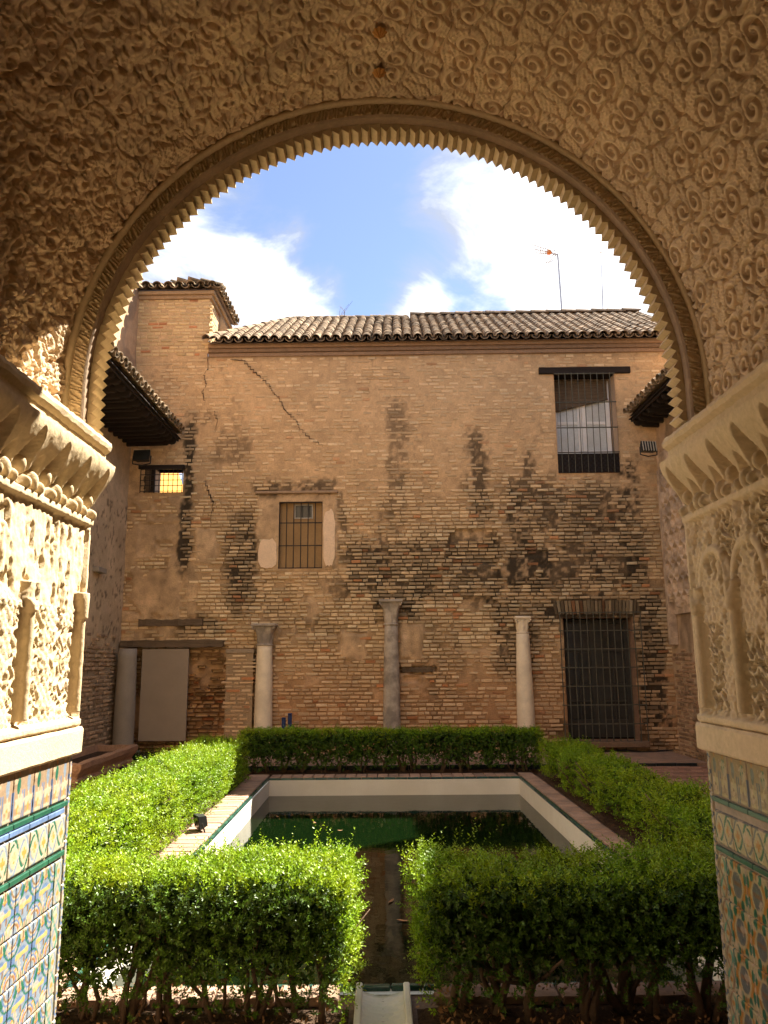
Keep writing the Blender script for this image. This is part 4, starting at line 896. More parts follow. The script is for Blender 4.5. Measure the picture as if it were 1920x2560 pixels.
B = MB(); B.add([(TU1 + .012, .75, 7.25), (TU1 + .012, .75, 8.35), (TU1 + .30, .75, 7.78), (TU1 + .38, .75, 7.30), (TU1 + .012, 1.3, 7.25), (TU1 + .012, 1.3, 8.35), (TU1 + .30, 1.3, 7.78), (TU1 + .38, 1.3, 7.30)], [(0, 3, 2, 1), (1, 2, 6, 5), (2, 3, 7, 6)]); B.build('flank_buttress', M_patch2, tow)

# ================================================================== side wings
def wing_wall(name, parent, x, y0, y1, z0, z1, colf, hf, m=M_wall, stp=.04, sgn=1):
    Yg, Zg = np.meshgrid(np.arange(y0, y1 + stp / 2, stp), np.arange(z0, z1 + stp / 2, stp), indexing='ij')
    return link(name, gridmesh(name, np.stack([x + sgn * hf(Yg, Zg), Yg, Zg], -1), m, colf(Yg, Zg)), parent)
lw = empty('left_wing', (0, 0, 0), 0, 'plastered wing along the left of the court with dark raftered tile eaves', 'building')
def lcol(y, z):
    v = fbm(y, z, 2.2, 4, 101)[..., None]; c = np.array((.54, .41, .265)) * (.72 + .56 * v); spots = sst(.66, .72, fbm(y, z, 14, 3, 103))[..., None] * sst(4.6, 4.2, z)[..., None]; c = c * (1 - .6 * spots)
    up = sst(5.6, 5.7, z + .3 * (fbm(y, z, 3, 3, 107) - .5))[..., None]; c = c * (1 - up) + up * np.array((.52, .335, .19)) * (.85 + .3 * v)
    pt = sst(.5, .54, fbm(y, z, 1.3, 3, 109))[..., None] * up * sst(13.0, 13.35, y)[..., None]; c = c * (1 - pt) + pt * np.array((.36, .24, .15)); lo = sst(2.0, 1.5, z + .5 * (fbm(y, z, 3, 3, 111) - .5))[..., None]
    return c * (1 - lo * .35)
lwall = wing_wall('wall', lw, LWX, 6.0, 14.0, -.05, 8.95, lcol, lambda y, z: .03 * (fbm(y, z, 1.2, 3, 113) - .5) + .012 * (fbm(y, z, 9, 4, 115) - .5))
rr = random.Random(31)
itl = lay(11.2, 13.7, .0, 2.0, .066, [], lambda u, z, r: r.random() < .12 + .5 * float(sst(1.5, 2.0, z)), lambda u, z, r: .004 + r.uniform(0, .022), lambda u, z, r: np.array((.46, .32, .20)) * (.65 + .6 * r.random()), rr)
put_bricks(itl, lwall, rr, 298, lambda x, y, z: (LWX - y, x, z), lambda t: -t[0])
# iron brackets let into the plaster
B = MB(); B.box(LWX, 12.35, 2.98, LWX + .10, 12.72, 3.06, .006); B.build('stone_ledge', M_granite, lw)
# pent roof of the left wing
EL = on(398, 940, (0, 1, 0), (0, 13.7, 0)).x; ZL = on(398, 940, (0, 1, 0), (0, 13.7, 0)).z
def pent(parent, sgn, wx, ex, ez, y0, y1, seed, vis0, fin=M_wood):
    run_ = abs(wx - ex); ss = R(22); S = Vector((-sgn * math.cos(ss), 0, math.sin(ss)))      # up-slope goes back to the wall
    n = int((y1 - y0) / .19); U = Vector((0, -1, 0)) if sgn < 0 else Vector((0, 1, 0))
    U = Vector((0, 1, 0)) if sgn > 0 else Vector((0, -1, 0)); O = Vector((ex, y0 if sgn > 0 else y1, ez - .02))
    order = None
    base = roof('pent_roof', parent, O, U, S, n, int(run_ / math.cos(ss) / .20) + 1, .19, .20, M_eave_tile, 290 if True else 0, seed=seed, basemat=M_mortar)
    B = MB(); x0, x1 = sorted((ex - sgn * .10, ex - sgn * .125)); B.box(x0, y0, ez - .115, x1, y1, ez - .055, .004); B.build('fascia_board', M_wood, parent)
    B = MB(); x0, x1 = sorted((ex - sgn * .06, wx)); B.box(x0, y0, ez - .075, x1, y1, ez - .06, 0); B.build('soffit_boarding', M_wood, parent)
    rm = None; y = y1 - .1
    while y > y0:
        B = MB(); V = [(0, 0, 0)]; x0, x1 = sorted((ex - sgn * .03, wx + sgn * -.02))
        if rm is None:
            # rafter with a carved, rounded nose
            L_ = x1 - x0; prof = [(0, -.08), (0, -.115), (.03, -.165), (.09, -.18), (.13, -.165), (.17, -.195), (L_, -.215), (L_, -.08)]
            VV = []; 
            for yy in (0, .075):
                for a_, z_ in prof: VV.append((ex - sgn * (.13 + a_), yy, z_))
            k = len(prof); Fc = [tuple(range(k)), tuple(range(2 * k - 1, k - 1, -1))] + [(i, (i + 1) % k, k + (i + 1) % k, k + i) for i in range(k)]
            rm = pmesh('rafter', VV, Fc, fin)
        o = link('rafter', rm, parent); o.location = (0, y + random.uniform(-.01, .01), ez); o.rotation_euler = (0, random.uniform(-.006, .006), 0); y -= .235
    return base
pent(lw, 1, LWX, EL, ZL, 6.0, 13.72, 61, 9)
roof('roof', lw, Vector((LWX + .22, 6.0, 8.98)), Vector((0, 1, 0)), Vector((-math.cos(R(20)), 0, math.sin(R(20)))), 41, 4, .19, .26, M_eave_tile, 200, seed=12, basemat=M_mortar)
B = MB(); B.box(LWX - .1, 6, 8.90, LWX + .06, 13.8, 8.97, .006, (.36, .24, .14)); B.build('cornice', M_wall, lw)

rw = empty('right_wing', (0, 0, 0), 0, 'tall brick wing on the right with broken carved plaster panel under dark eaves', 'building')
def rcol(y, z): v = fbm(y, z, 2.2, 4, 121)[..., None]; s_ = sst(.52, .68, fbm(y, z * .4, 2.6, 4, 123))[..., None]; return np.array((.48, .33, .20)) * (.75 + .5 * v) * (1 - .45 * s_)
rwall = wing_wall('wall', rw, RWX, 6.0, 13.78, -.05, 6.4, rcol, lambda y, z: .03 * (fbm(y, z, 1.2, 3, 133) - .5) + .014 * (fbm(y, z, 9, 4, 135) - .5), sgn=-1)
itr = lay(11.6, 13.62, .0, 1.75, .066, [], lambda u, z, r: r.random() < .15, lambda u, z, r: .006 + r.uniform(0, .02), lambda u, z, r: np.array((.38, .235, .135)) * (.6 + .6 * r.random()), rr)
put_bricks(itr, rwall, rr, 298, lambda x, y, z: (RWX + y, x, z), lambda t: -t[0])
B = MB(); B.box(RWX + .25, 2.9, 0, RWX + 3.5, 12.3, 8.4, 0, (.40, .26, .15)); B.box(RWX + .003, 2.9, 6.38, RWX + .252, 12.3, 6.45, 0, (.40, .26, .15)); B.build('upper_storey', M_wall, rw)
ER = on(1354, 895, (0, 1, 0), (0, 13.5, 0)); pent(rw, -1, RWX, ER.x, ER.z, 6.0, 13.60, 63, 9)
# carved lattice panel left on the right wall
pa_ = on(1426, 1015, (1, 0, 0), (RWX - .03, 0, 0)); pb_ = on(1456, 1393, (1, 0, 0), (RWX - .03, 0, 0)); yF = (pa_.y + pb_.y) / 2; zT = pa_.z; zB = pb_.z; yN = yF - 2.0
Yg, Zg = np.meshgrid(np.arange(yN, yF - .16, .011), np.arange(zB + .5, zT - .02, .011), indexing='ij')
a1 = np.sin((Zg * .62 + Yg) * math.pi / .26 + .5 * np.sin(Zg * 24)); a2 = np.sin((Zg * .62 - Yg) * math.pi / .26 + .5 * np.sin(Zg * 24))
web = np.maximum(sst(.35, .12, np.abs(a1)), sst(.35, .12, np.abs(a2))); hole = sst(.3, .9, a1 * a2 * (a1 > 0)); edgez = zB + .55 + .35 * fbm(Yg, Zg * 0, 6, 3, 7)
H = .055 * web - .05 * hole + .012 * (fbm(Yg, Zg, 22, 3, 9) - .5); H = np.where(Zg < edgez, -.05 + .03 * fbm(Yg, Zg, 7, 3, 3), H)
M_rpl = mat('weathered_plaster', (.56, .41, .28), rough=.95, var=.2, vscale=5, var2=.2, bump=.5, tint=(.22, .16, .11), tintf=.7, tscale=3)
link('lattice_panel', gridmesh('lattice_panel', np.stack([RWX - .07 - H, Yg, Zg], -1), M_rpl), rw)
B = MB(); B.box(RWX - .085, yN, zT - .02, RWX, yF, zT + .26, .006); B.build('plaster_band', M_rpl, rw)
for y0_, y1_, pr in ((yF - .10, yF, .11), (yF - .13, yF - .104, .085), (yF - .165, yF - .134, .13)):
    B = MB(); B.box(RWX - pr, y0_, zB + (.0 if pr != .085 else .1), RWX, y1_, zT - .023, .005); B.build('frame_strip', M_rpl, rw)
# glimpsed ochre building behind the small window
q = on(365, 1040, (0, 1, 0), (0, 21, 0)); B = MB(); X_, Z_ = q.x, q.z
B.add([(X_ + .05, 19, 0), (X_ + .05, 24, 0), (X_ + .05, 24, Z_ - .55), (X_ + .05, 21.5, Z_ + .55), (X_ + .05, 19, Z_ - .1), (X_ - 3, 19, 0), (X_ - 3, 24, 0), (X_ - 3, 24, Z_ - .55), (X_ - 3, 21.5, Z_ + .55), (X_ - 3, 19, Z_ - .1)], [(0, 1, 2, 3, 4), (9, 8, 7, 6, 5), (0, 4, 9, 5), (1, 6, 7, 2), (2, 7, 8, 3), (3, 8, 9, 4)])
ob = B.build('gable_house', M_ochreb); tag(ob, 'sunlit ochre gable seen through the small barred window', 'house')

# ================================================================== columns and loose stones
def column(u, off, prof, cap, sx, label, m, capm, name='marble_column', group=None):
    e = empty(name, wp(u, 0, off), -WYAW, label, 'column', group); B = MB(); B.lathe(prof, 28); B.build('shaft', m, e, True); cap(e, capm); return e
def shaftp(r0_, r1_, z0, z1, n=14): return [(r0_ + (r1_ - r0_) * (i / n) + .008 * math.sin(math.pi * i / n), z0 + (z1 - z0) * i / n) for i in range(n + 1)]
def cap_leafy(z0, z1, rb, rt):
    def f(e, m):
        n = 32; V = []; Fc = []; k = 14; r2 = random.Random(4)
        for i in range(k + 1):
            t_ = i / k; base = rb + (rt - rb) * t_ ** 2
            for j in range(n):
                q = 2 * math.pi * j / n; sq = 1 / max(abs(math.cos(q)), abs(math.sin(q))); sqf = 1 + (min(sq, 1.32) - 1) * t_
                lf = .012 * math.cos(8 * q) * math.sin(math.pi * min(t_ * 1.7 % 1, 1)); V.append(((base * sqf + lf + r2.uniform(-.005, .005)) * math.cos(q), (base * sqf + lf) * math.sin(q), z0 + (z1 - z0) * t_))
        for i in range(k):
            for j in range(n): Fc.append((i * n + j, i * n + (j + 1) % n, (i + 1) * n + (j + 1) % n, (i + 1) * n + j))
        B = MB(); B.add(V, Fc); B.build('capital', m, e, True)
        B = MB(); B.box(-rt * 1.25, -rt * 1.25, z1 - .002, rt * 1.25, rt * 1.25, z1 + .045, .012); B.build('abacus', m, e)
        B = MB(); B.lathe([(rb * 1.0, z0 - .03), (rb * 1.13, z0 - .025), (rb * 1.18, z0 - .012), (rb * 1.13, z0), (rb, z0 + .005)], 24); B.build('necking', m, e, True)
        for sx in (-1, 1):
            for sy in (-1, 1):
                B = MB(); c0 = Vector((sx * rt * 1.0, sy * rt * 1.0, z1 - .035)); pts = []
                for i in range(12): q = i / 11 * 4.2 * math.pi / 2; rad_ = .034 * (1 - i / 14); pts.append(c0 + Vector((sx * .7 * rad_ * math.cos(q), sy * .7 * rad_ * math.cos(q), rad_ * math.sin(q))))
                B.tube(pts, .012, 6); B.build('volute', m, e, True)
    return f
cA = wl(572, 1480); cB = wl(846, 1480); cC = wl(1130, 1480)
zA = wl(572, 1392)[1]; zA1 = wl(572, 1354)[1]; zB0 = wl(843, 1348)[1]; zB1 = wl(840, 1303)[1]; zC0 = wl(1124, 1366)[1]; zC1 = wl(1124, 1338)[1]
column(cA[0], .10, shaftp(.155, .128, 0, zA), cap_leafy(zA, zA1, .125, .17), 1, 'cream marble column with dark mossy leaf capital left of the two blue posts', M_marble, M_greymarble)
column(cB[0], .11, shaftp(.150, .112, 0, zB0), cap_leafy(zB0, zB1, .112, .165), 1, 'grey streaked stone column with tall fluted capital in the middle of the brick wall', M_greymarble, M_greymarble, 'stone_column')
column(cC[0] + .01, .10, shaftp(.158, .108, 0, zC0), cap_leafy(zC0, zC1, .098, .108), 1, 'cream marble column with small dark capital beside the grilled door', M_marble, M_marble)
pc = wl(283, 1500); gp = empty('granite_pillar', wp(pc[0], 0, .28), -WYAW, 'thick grey granite pillar on a plain plinth in the left corner', 'pillar')
B = MB(); B.lathe([(.185, .1), (.185, .16), (.172, .18)] + shaftp(.170, .150, .19, wl(283, 1398)[1] - .03, 10), 28); B.build('shaft', M_granite, gp, True); B = MB(); B.box(-.23, -.23, -.03, .23, .23, .12, .015); B.build('plinth', M_granite, gp)
a, c, b, d = wbox(306, 1402, 407, 1600); B = MB(); B.box(a, -.02, c, b, .02, d, .004); sl_ = B.build('grey_panel', M_slab); sl_.location = wp(0, 0, .06); sl_.rotation_euler = (0, 0, -WYAW)
tag(sl_, 'flat grey board standing against the bricked-up doorway beside the granite pillar', 'panel')
# two blue posts
for i, (px, zt) in enumerate(((619, 1550), (632, 1541))):
    u, z = wl(px, 1570); zt_ = wl(px, zt)[1]; e = empty('blue_post', wp(u, .045, .35), -WYAW, ('shorter' if i == 0 else 'taller') + ' of two slim dark blue posts behind the far hedge', 'post', 'blue posts')
    B = MB(); B.box(-.032, -.032, 0, .032, .032, zt_ - .045, .006); B.build('shaft', M_bluepost, e); B = MB(); B.box(-.036, -.036, zt_ - .044, .036, .036, zt_ - .02, .008); B.build('top_cap', M_bluepost, e)
# worn terracotta trough on the left
tr = empty('stone_trough', (LWX + .40, 11.55, 0), 0, 'long worn terracotta trough with moulded rim against the left wing wall', 'trough')
prof = [(.26, -.01), (.26, .05), (.29, .06), (.29, .10), (.27, .12), (.28, .15), (.31, .19), (.335, .24), (.34, .30), (.325, .315), (.26, .318), (.24, .22)]
n = 40; V = []; Fc = []; r2 = random.Random(2); k = len(prof)
ring = [(1, -1), (1, 1), (-1, 1), (-1, -1)]; LEN = 1.15
for h, z in prof:
    ringp = []
    for sx, sy in ((1, -1), (1, 1), (-1, 1), (-1, -1)):
        nx_ = 10
        a_ = (sx * h, sy * (LEN + h - .3)); nxt = {(1, -1): (1, 1), (1, 1): (-1, 1), (-1, 1): (-1, -1), (-1, -1): (1, -1)}[(sx, sy)]; b_ = (nxt[0] * h, nxt[1] * (LEN + h - .3))
        for i in range(nx_): ringp.append((a_[0] + (b_[0] - a_[0]) * i / nx_ + r2.uniform(-.008, .008), a_[1] + (b_[1] - a_[1]) * i / nx_ + r2.uniform(-.008, .008), z + r2.uniform(-.007, .007)))
    V += ringp
n = 40
for i in range(k - 1):
    for j in range(n): Fc.append((i * n + j, i * n + (j + 1) % n, (i + 1) * n + (j + 1) % n, (i + 1) * n + j))
B = MB(); B.add(V, Fc); B.build('basin', M_terra, tr); B = MB(); B.box(-.24, -LEN + .1, .19, .24, LEN - .1, .23, 0); B.build('earth_fill', M_soil, tr)
# floodlights
def flood(label, loc, rz, tilt, sc_=1.0, fins=True):
    e = empty('floodlight', loc, rz, label, 'floodlight', 'floodlights'); e.scale = (sc_,) * 3; e.rotation_euler = (tilt, 0, rz)
    B = MB(); B.add([(-.15, -.04, -.10), (.15, -.04, -.10), (.15, -.04, .10), (-.15, -.04, .10), (-.11, .09, -.07), (.11, .09, -.07), (.11, .09, .07), (-.11, .09, .07)], [(0, 1, 2, 3), (7, 6, 5, 4), (0, 4, 5, 1), (1, 5, 6, 2), (2, 6, 7, 3), (3, 7, 4, 0)]); B.build('housing', M_black, e)
    B = MB(); B.box(-.135, -.047, -.085, .135, -.042, .085, 0); B.build('lens', M_darkglass, e)
    if fins:
        for k in range(6): x = -.125 + k * .05; B = MB(); B.box(x - .006, -.07, -.095, x + .006, -.048, .095, .002); B.build('louvre', M_fin, e)
    B = MB(); B.tube([(-.16, 0, .0), (-.16, .02, -.14), (0, .05, -.16), (.16, .02, -.14), (.16, 0, 0)], .012, 6); B.build('bracket', M_black, e)
    return e
flood('black louvred floodlight under the right wing eaves by the brick corner', on(1400, 966, (0, 1, 0), (0, 13.15, 0)), R(8), R(-10), .95)
flood('dull black floodlight under the left raftered eaves beside the small window', on(307, 985, (0, 1, 0), (0, 13.35, 0)), R(-5), R(-14), 1.0, False)
flood('small grey floodlight standing on the pool coping under the left hedge', (-1.70, 7.75, .105), R(-62), R(10), .62, False)
# aerial and lightning rod
ya = 17.2; mb = on(1216, 690, (0, 1, 0), (0, ya, 0)); mt = on(1205, 552, (0, 1, 0), (0, ya, 0)); mb.z -= .5
an = empty('tv_aerial', mb, 0, 'television aerial with orange hub on a leaning mast above the roof ridge', 'aerial'); B = MB(); B.tube([(0, 0, 0), mt - mb + Vector((0, 0, .05))], .022, 8); B.build('mast', M_alu, an)
P_ = lambda px, py: on(px, py, (0, 1, 0), (0, ya, 0)) - mb
hub = P_(1186, 545)
for (p, q) in (((1150, 528), (1190, 541)), ((1153, 538), (1188, 545)), ((1158, 546), (1187, 549))):
    B = MB(); a_, b_ = P_(*p), P_(*q); B.tube([a_, b_], .012, 5)
    for i in range(7):
        t_ = i / 7; c_ = a_.lerp(b_, t_); B.tube([c_ + Vector((-.01, -.09, .03)), c_ + Vector((.01, .09, -.03))], .007, 4)
    B.build('director_boom', M_alu, an)
B = MB(); B.box(hub.x - .06, hub.y - .05, hub.z - .06, hub.x + .06, hub.y + .05, hub.z + .06, .03); B.build('hub', M_orange, an)
B = MB(); a_, b_ = P_(1187, 546), P_(1206, 551); B.tube([a_, b_], .018, 6); B.build('arm', M_alu, an)
for quad in (((1178, 532), (1193, 520), (1206, 540), (1196, 551)), ((1196, 552), (1204, 551), (1190, 566), (1178, 569))):
    c4 = [P_(*q) for q in quad]; c4[0].y -= .12; c4[1].y += .12; B = MB()
    for i in range(4): B.tube([c4[i], c4[(i + 1) % 4]], .010, 4)
    for i in range(1, 5): t_ = i / 5; B.tube([c4[0].lerp(c4[3], t_), c4[1].lerp(c4[2], t_)], .007, 4)
    B.tube([c4[0].lerp(c4[1], .5), c4[3].lerp(c4[2], .5)], .009, 4); B.build('reflector', M_alu, an)
rb = on(1302, 690, (0, 1, 0), (0, ya, 0)); rt_ = on(1298, 535, (0, 1, 0), (0, ya, 0)); rb.z -= .5
lr = empty('lightning_rod', rb, 0, 'thin upright lightning rod above the roof ridge', 'rod'); B = MB(); d_ = rt_ - rb; B.tube([(0, 0, 0), d_ * .75, d_ * .97], [.017, .012, .009], 6); B.build('rod', M_alu, lr)
B = MB(); B.tube([d_ * .93, d_ * .945, d_ * .96], [.012, .03, .012], 8); B.tube([d_ * .97, d_], [.009, .002], 6); B.build('tip', M_alu, lr)
# cable at the foot of the right wall
B = MB(); B.tube([wp(2.9 + .18 * i, .06 + .012 * math.sin(i * 1.3), .06 + .02 * math.sin(i)) for i in range(12)], .010, 6); cb_ = B.build('cable', M_black); tag(cb_, 'black cable lying along the foot of the wall below the grilled door', 'cable')

# ================================================================== hedges
def leaves(P, D, n, ln, wd, rng, spread=1.0):
    """P roots, D unit directions of sprigs; n leaves per sprig -> quads"""
    N_ = len(P); t = np.linspace(.12, 1.0, n)[None, :] * rng.uniform(.8, 1.15, (N_, 1)); L_ = rng.uniform(.7, 1.3, (N_, 1)) * ln
    bend = rng.normal(0, .22, (N_, 1, 3)); base = P[:, None, :] + D[:, None, :] * (t * L_)[..., None] + bend * ((t ** 2) * L_)[..., None]
    a = np.cross(D, rng.normal(0, 1, (N_, 3))); a /= np.linalg.norm(a, axis=1, keepdims=True) + 1e-9; b = np.cross(D, a)
    ph = (np.arange(n) * 2.4)[None, :] + rng.uniform(0, 6.28, (N_, 1)); rad = a[:, None, :] * np.cos(ph)[..., None] + b[:, None, :] * np.sin(ph)[..., None]
    ld = D[:, None, :] * .65 + rad * spread; ld /= np.linalg.norm(ld, axis=2, keepdims=True); sd = np.cross(ld, rad + rng.normal(0, .35, rad.shape)); sd /= np.linalg.norm(sd, axis=2, keepdims=True) + 1e-9
    sz = (wd * rng.uniform(.7, 1.3, (N_, n)) * (1.1 - .45 * t))[..., None]
    b0 = base; tip = base + ld * sz * 2.3; m = base + ld * sz * 1.05; l = m + sd * sz * .5; r = m - sd * sz * .5
    V = np.stack([b0, l, tip, r], 2).reshape(-1, 3); return V
def box_sprigs(x0, x1, y0, y1, z0, z1, dens, rng, faces, lowfade=.0, amp=.05):
    out = []; 
    for f in faces:
        if f == 'top': A = (x1 - x0) * (y1 - y0)
        elif f in ('-y', '+y'): A = (x1 - x0) * (z1 - z0)
        else: A = (y1 - y0) * (z1 - z0)
        n = int(A * dens * (1.15 if f == 'top' else 1)); u = rng.random(n); v = rng.random(n); X = x0 + (x1 - x0) * u; Y = y0 + (y1 - y0) * v; Z = z0 + (z1 - z0) * v
        if f == 'top': P = np.stack([X, Y, np.full(n, z1)], 1); nn = np.array((0, 0, 1.))
        elif f == '-y': P = np.stack([X, np.full(n, y0), Z], 1); nn = np.array((0, -1., 0))
        elif f == '+y': P = np.stack([X, np.full(n, y1), Z], 1); nn = np.array((0, 1., 0))
        elif f == '-x': P = np.stack([np.full(n, x0), y0 + (y1 - y0) * u, Z], 1); nn = np.array((-1., 0, 0))
        else: P = np.stack([np.full(n, x1), y0 + (y1 - y0) * u, Z], 1); nn = np.array((1., 0, 0))
        if f != 'top' and lowfade > 0:
            h = (P[:, 2] - z0) / (z1 - z0); k = rng.random(n) < np.clip(lowfade + (1 - lowfade) * h * 1.7, 0, 1); P = P[k]; n = len(P)
        bump_ = fbm(P[:, 0] * 1.0 + P[:, 2] * .7, P[:, 1] + P[:, 2] * .5, 3.2, 3, 17) - .5
        P = P + nn * (bump_ * amp * 2.4 - rng.random(n) ** 2 * .11)[:, None]
        up = .55 if f != 'top' else .2
        D = nn * (.55 if f != 'top' else .9) + np.array((0, 0, up)) + rng.normal(0, .36, (n, 3)); D /= np.linalg.norm(D, axis=1, keepdims=True)
        out.append((P, D))
    return np.concatenate([o[0] for o in out]), np.concatenate([o[1] for o in out])
def tri(V): n = len(V) // 4; return np.arange(n * 4, dtype=np.int32).reshape(n, 4)
def hedge(label, x0, x1, y0, y1, z1, dens, ln, wd, nl, seed, faces=('top', '-y', '+y', '-x', '+x'), stems=8, z0=.1, lowfade=.35, inner=900, tall=(), stem_r=.016, opn=False, old=('-y',), amp=.05):  # old: faces that get the darker leaf with shade painted in
    rng = np.random.default_rng(seed); rs = random.Random(seed); e = empty('box_hedge', ((x0 + x1) / 2, (y0 + y1) / 2, 0), 0, label, 'hedge', 'clipped hedges round the pool'); off = np.array(e.location)
    fdark = [f for f in faces if f in old]; frest = [f for f in faces if f not in old]
    P, D = box_sprigs(x0, x1, y0, y1, z0, z1, dens, rng, frest, lowfade, amp); V = [leaves(P, D, nl, ln, wd, rng)]
    if fdark:
        P, D = box_sprigs(x0, x1, y0, y1, z0, z1 - .035, dens, rng, fdark, lowfade, amp); VO = leaves(P, D, nl, ln * .9, wd, rng); link('shade_tinted_foliage', qmesh('shade_tinted_foliage', VO - off, tri(VO), M_leafshade), e)
    for (tx, ty, tl, tn, cnt) in tall:                # longer unclipped shoots
        PP = np.array((tx, ty, z1 - .03)) + rng.normal(0, 1, (cnt, 3)) * np.array((tn, .07, .02)); DD = np.array((rng.normal(0, .1), 0, 1.)) + rng.normal(0, .22, (cnt, 3)); DD /= np.linalg.norm(DD, axis=1, keepdims=True); V.append(leaves(PP, DD, 20, tl, wd * 1.0, rng))
    fo = link('foliage', qmesh('foliage', np.concatenate(V) - off, tri(np.concatenate(V)), M_leaf), e)
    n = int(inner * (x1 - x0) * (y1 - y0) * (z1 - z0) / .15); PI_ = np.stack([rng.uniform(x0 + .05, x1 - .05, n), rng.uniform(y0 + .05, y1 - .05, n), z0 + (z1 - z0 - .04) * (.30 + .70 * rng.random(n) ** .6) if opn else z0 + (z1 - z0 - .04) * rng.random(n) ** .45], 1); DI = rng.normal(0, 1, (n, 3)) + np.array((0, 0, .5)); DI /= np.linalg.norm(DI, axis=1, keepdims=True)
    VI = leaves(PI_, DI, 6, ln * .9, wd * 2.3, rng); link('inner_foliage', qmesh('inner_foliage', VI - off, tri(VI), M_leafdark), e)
    for k in range(stems):
        along_x = (x1 - x0) > (y1 - y0); t_ = (k + .5 + rs.uniform(-.3, .3)) / stems
        bx = x0 + (x1 - x0) * t_ if along_x else (x0 + x1) / 2 + rs.uniform(-.08, .08); by = (y0 + y1) / 2 + rs.uniform(-.07, .07) if along_x else y0 + (y1 - y0) * t_
        B = MB()
        for q in range(rs.randint(2, 5)):
            dx, dy = rs.gauss(0, .11), rs.gauss(0, .06); pts = [Vector((bx + rs.uniform(-.03, .03), by + rs.uniform(-.03, .03), -.02))]; h = z1 - .12; m_ = 6
            for i in range(1, m_ + 1): f_ = i / m_; pts.append(Vector((pts[0].x + dx * f_ * 1.2 + rs.gauss(0, .012), pts[0].y + dy * f_ + rs.gauss(0, .012), h * f_)))
            r_ = stem_r * rs.uniform(.5, 1.2); B.tube(pts, [r_ * (1.15 - .7 * i / m_) for i in range(m_ + 1)], 6)
            for z_ in range(3):
                i = rs.randint(2, m_ - 1); p = pts[i]; d2 = Vector((rs.gauss(0, .14), rs.gauss(0, .10), rs.uniform(.06, .22))); B.tube([p, p + d2 * .5 + Vector((0, 0, -.01)), p + d2], [r_ * .5, r_ * .38, r_ * .2], 5)
        B.V = [tuple(np.array(v) - off) for v in B.V]; B.build('stem', M_stem, e, True)
    return e
NL, NR = (-2.30, -.155, 3.60, 4.12), (.175, 2.55, 3.60, 4.12)
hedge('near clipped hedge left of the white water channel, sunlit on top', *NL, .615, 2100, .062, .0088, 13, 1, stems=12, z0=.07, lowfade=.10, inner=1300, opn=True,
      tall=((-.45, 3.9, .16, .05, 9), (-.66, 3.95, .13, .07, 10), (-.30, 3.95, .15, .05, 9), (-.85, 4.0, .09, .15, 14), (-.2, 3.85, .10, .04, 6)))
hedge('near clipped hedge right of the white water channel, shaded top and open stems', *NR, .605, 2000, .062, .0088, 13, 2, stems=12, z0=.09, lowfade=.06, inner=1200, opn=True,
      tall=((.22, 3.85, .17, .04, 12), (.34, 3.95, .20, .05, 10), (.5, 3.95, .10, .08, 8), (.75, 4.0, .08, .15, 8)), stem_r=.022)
hedge('long sunlit hedge on the left side of the pool leading to the far corner', -2.42, -1.80, 4.15, 11.0, .53, 900, .075, .0125, 10, 3, faces=('top', '+x', '-x', '+y'), stems=22, z0=.04, lowfade=.7, inner=260)
hedge('long hedge on the right side of the pool beside the brick paving', 2.18, 2.62, 4.15, 11.1, .45, 1000, .085, .0125, 10, 4, faces=('top', '-x', '+x', '-y'), stems=22, z0=.05, lowfade=.35, inner=240, amp=.10)
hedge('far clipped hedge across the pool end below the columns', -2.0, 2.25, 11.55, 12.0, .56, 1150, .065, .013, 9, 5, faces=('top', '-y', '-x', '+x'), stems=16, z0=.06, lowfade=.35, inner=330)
# low plants by the granite pillar
rng = np.random.default_rng(9)
for k in range(5):
    px, py = -3.95 + .17 * k, 13.05 - .12 * (k % 2); n = 90; P = np.array((px, py, .05)) + rng.normal(0, 1, (n, 3)) * np.array((.07, .06, .02)); D = rng.normal(0, .6, (n, 3)) + np.array((0, 0, 1)); D /= np.linalg.norm(D, axis=1, keepdims=True); V = leaves(P, D, 7, .13, .016, rng)
    e = link('ground_plant', qmesh('ground_plant', V - np.array((px, py, 0)), tri(V), M_leafdark)); e.location = (px, py, .0); tag(e, 'low dark green leafy plant at the foot of the granite pillar', 'plant', 'low plants by the pillar')
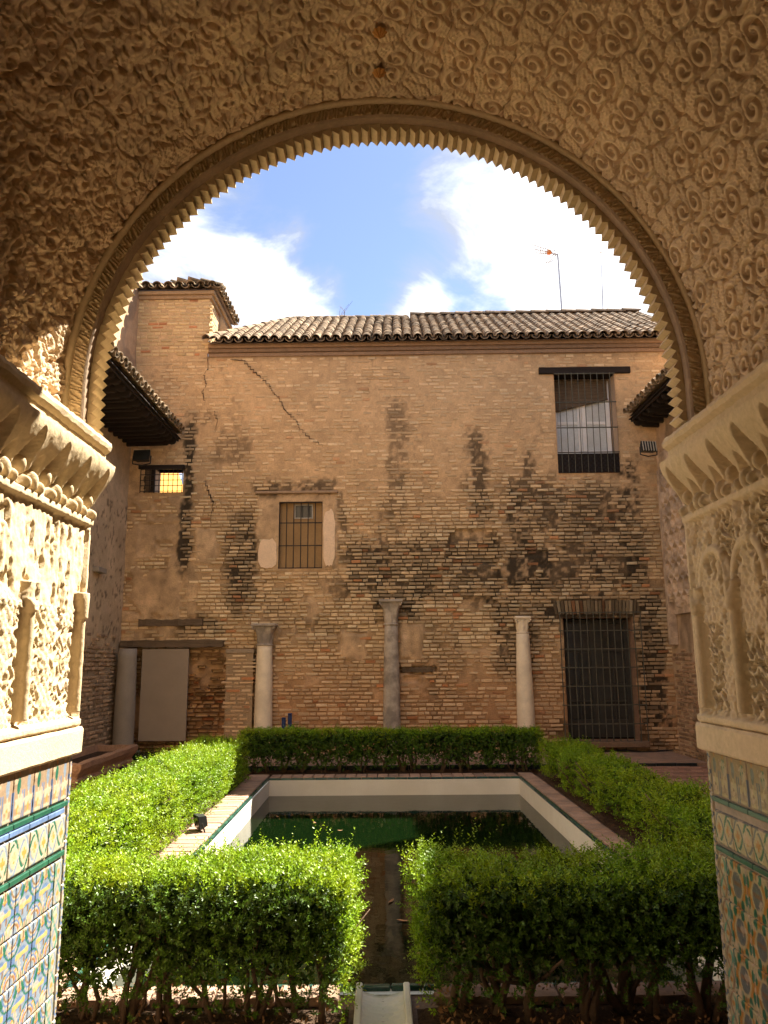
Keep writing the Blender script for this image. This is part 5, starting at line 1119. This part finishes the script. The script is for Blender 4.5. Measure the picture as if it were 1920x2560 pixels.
# leaf litter on the soil
n = 2600; X = rng.uniform(-2.2, 2.5, n); Y = np.where(rng.random(n) < .75, rng.uniform(3.2, 3.97, n), rng.uniform(4.02, 4.17, n) if True else 0); X = np.where((np.abs(X) < .16), X + .4, X); P = np.stack([X, Y, .012 + .03 * rng.random(n)], 1); D = rng.normal(0, 1, (n, 3)) * np.array((1, 1, .25)); D /= np.linalg.norm(D, axis=1, keepdims=True)
V = leaves(P, D, 1, .004, .011, rng); o = link('leaf_litter', qmesh('leaf_litter', V, tri(V), M_litter)); tag(o, 'dry brown leaf litter on the soil under the near hedges', 'leaf litter', kind='stuff')
# leaves floating on the pool
for k, (px, py) in enumerate(((735, 1795), (680, 1778), (712, 1845), (845, 1948), (1120, 1872), (870, 1990), (600, 1765), (905, 2060), (780, 1760))):
    p = on(px, py, (0, 0, 1), (0, 0, WATER)); B = MB(); a_ = rng.uniform(0, 3.1); l_ = .03 + .03 * rng.random(); w = .010 + .006 * rng.random(); pts = []
    for i in range(7): t_ = i / 6; pts += [((t_ - .5) * l_ * 2, w * math.sin(math.pi * t_), .006 + .008 * abs(t_ - .5)), ((t_ - .5) * l_ * 2, -w * math.sin(math.pi * t_), .006 + .008 * abs(t_ - .5))]
    B.add(pts, [(2 * i, 2 * i + 1, 2 * i + 3, 2 * i + 2) for i in range(6)]); o = B.build('floating_leaf', M_litter); o.location = p; o.rotation_euler = (0, 0, a_); tag(o, 'dry yellow brown leaf floating on the dark green pool water', 'leaf', 'leaves floating on the pool')
# weeds on the ridge
for k, (px, py, h) in enumerate(((740, 700, .55), (628, 708, .3), (655, 706, .35), (700, 704, .25))):
    p = on(px, py, (0, 1, 0), (0, 16.1, 0)); B = MB(); r2 = random.Random(k)
    for i in range(5): B.tube([(0, 0, -.25), (r2.gauss(0, .05), r2.gauss(0, .04), h * .5), (r2.gauss(0, .12), r2.gauss(0, .08), h * r2.uniform(.6, 1))], [.006, .004, .002], 4)
    o = B.build('ridge_weed', M_stem); o.location = p; tag(o, 'dry weed sprouting from the roof ridge', 'weed', 'weeds on the ridge')
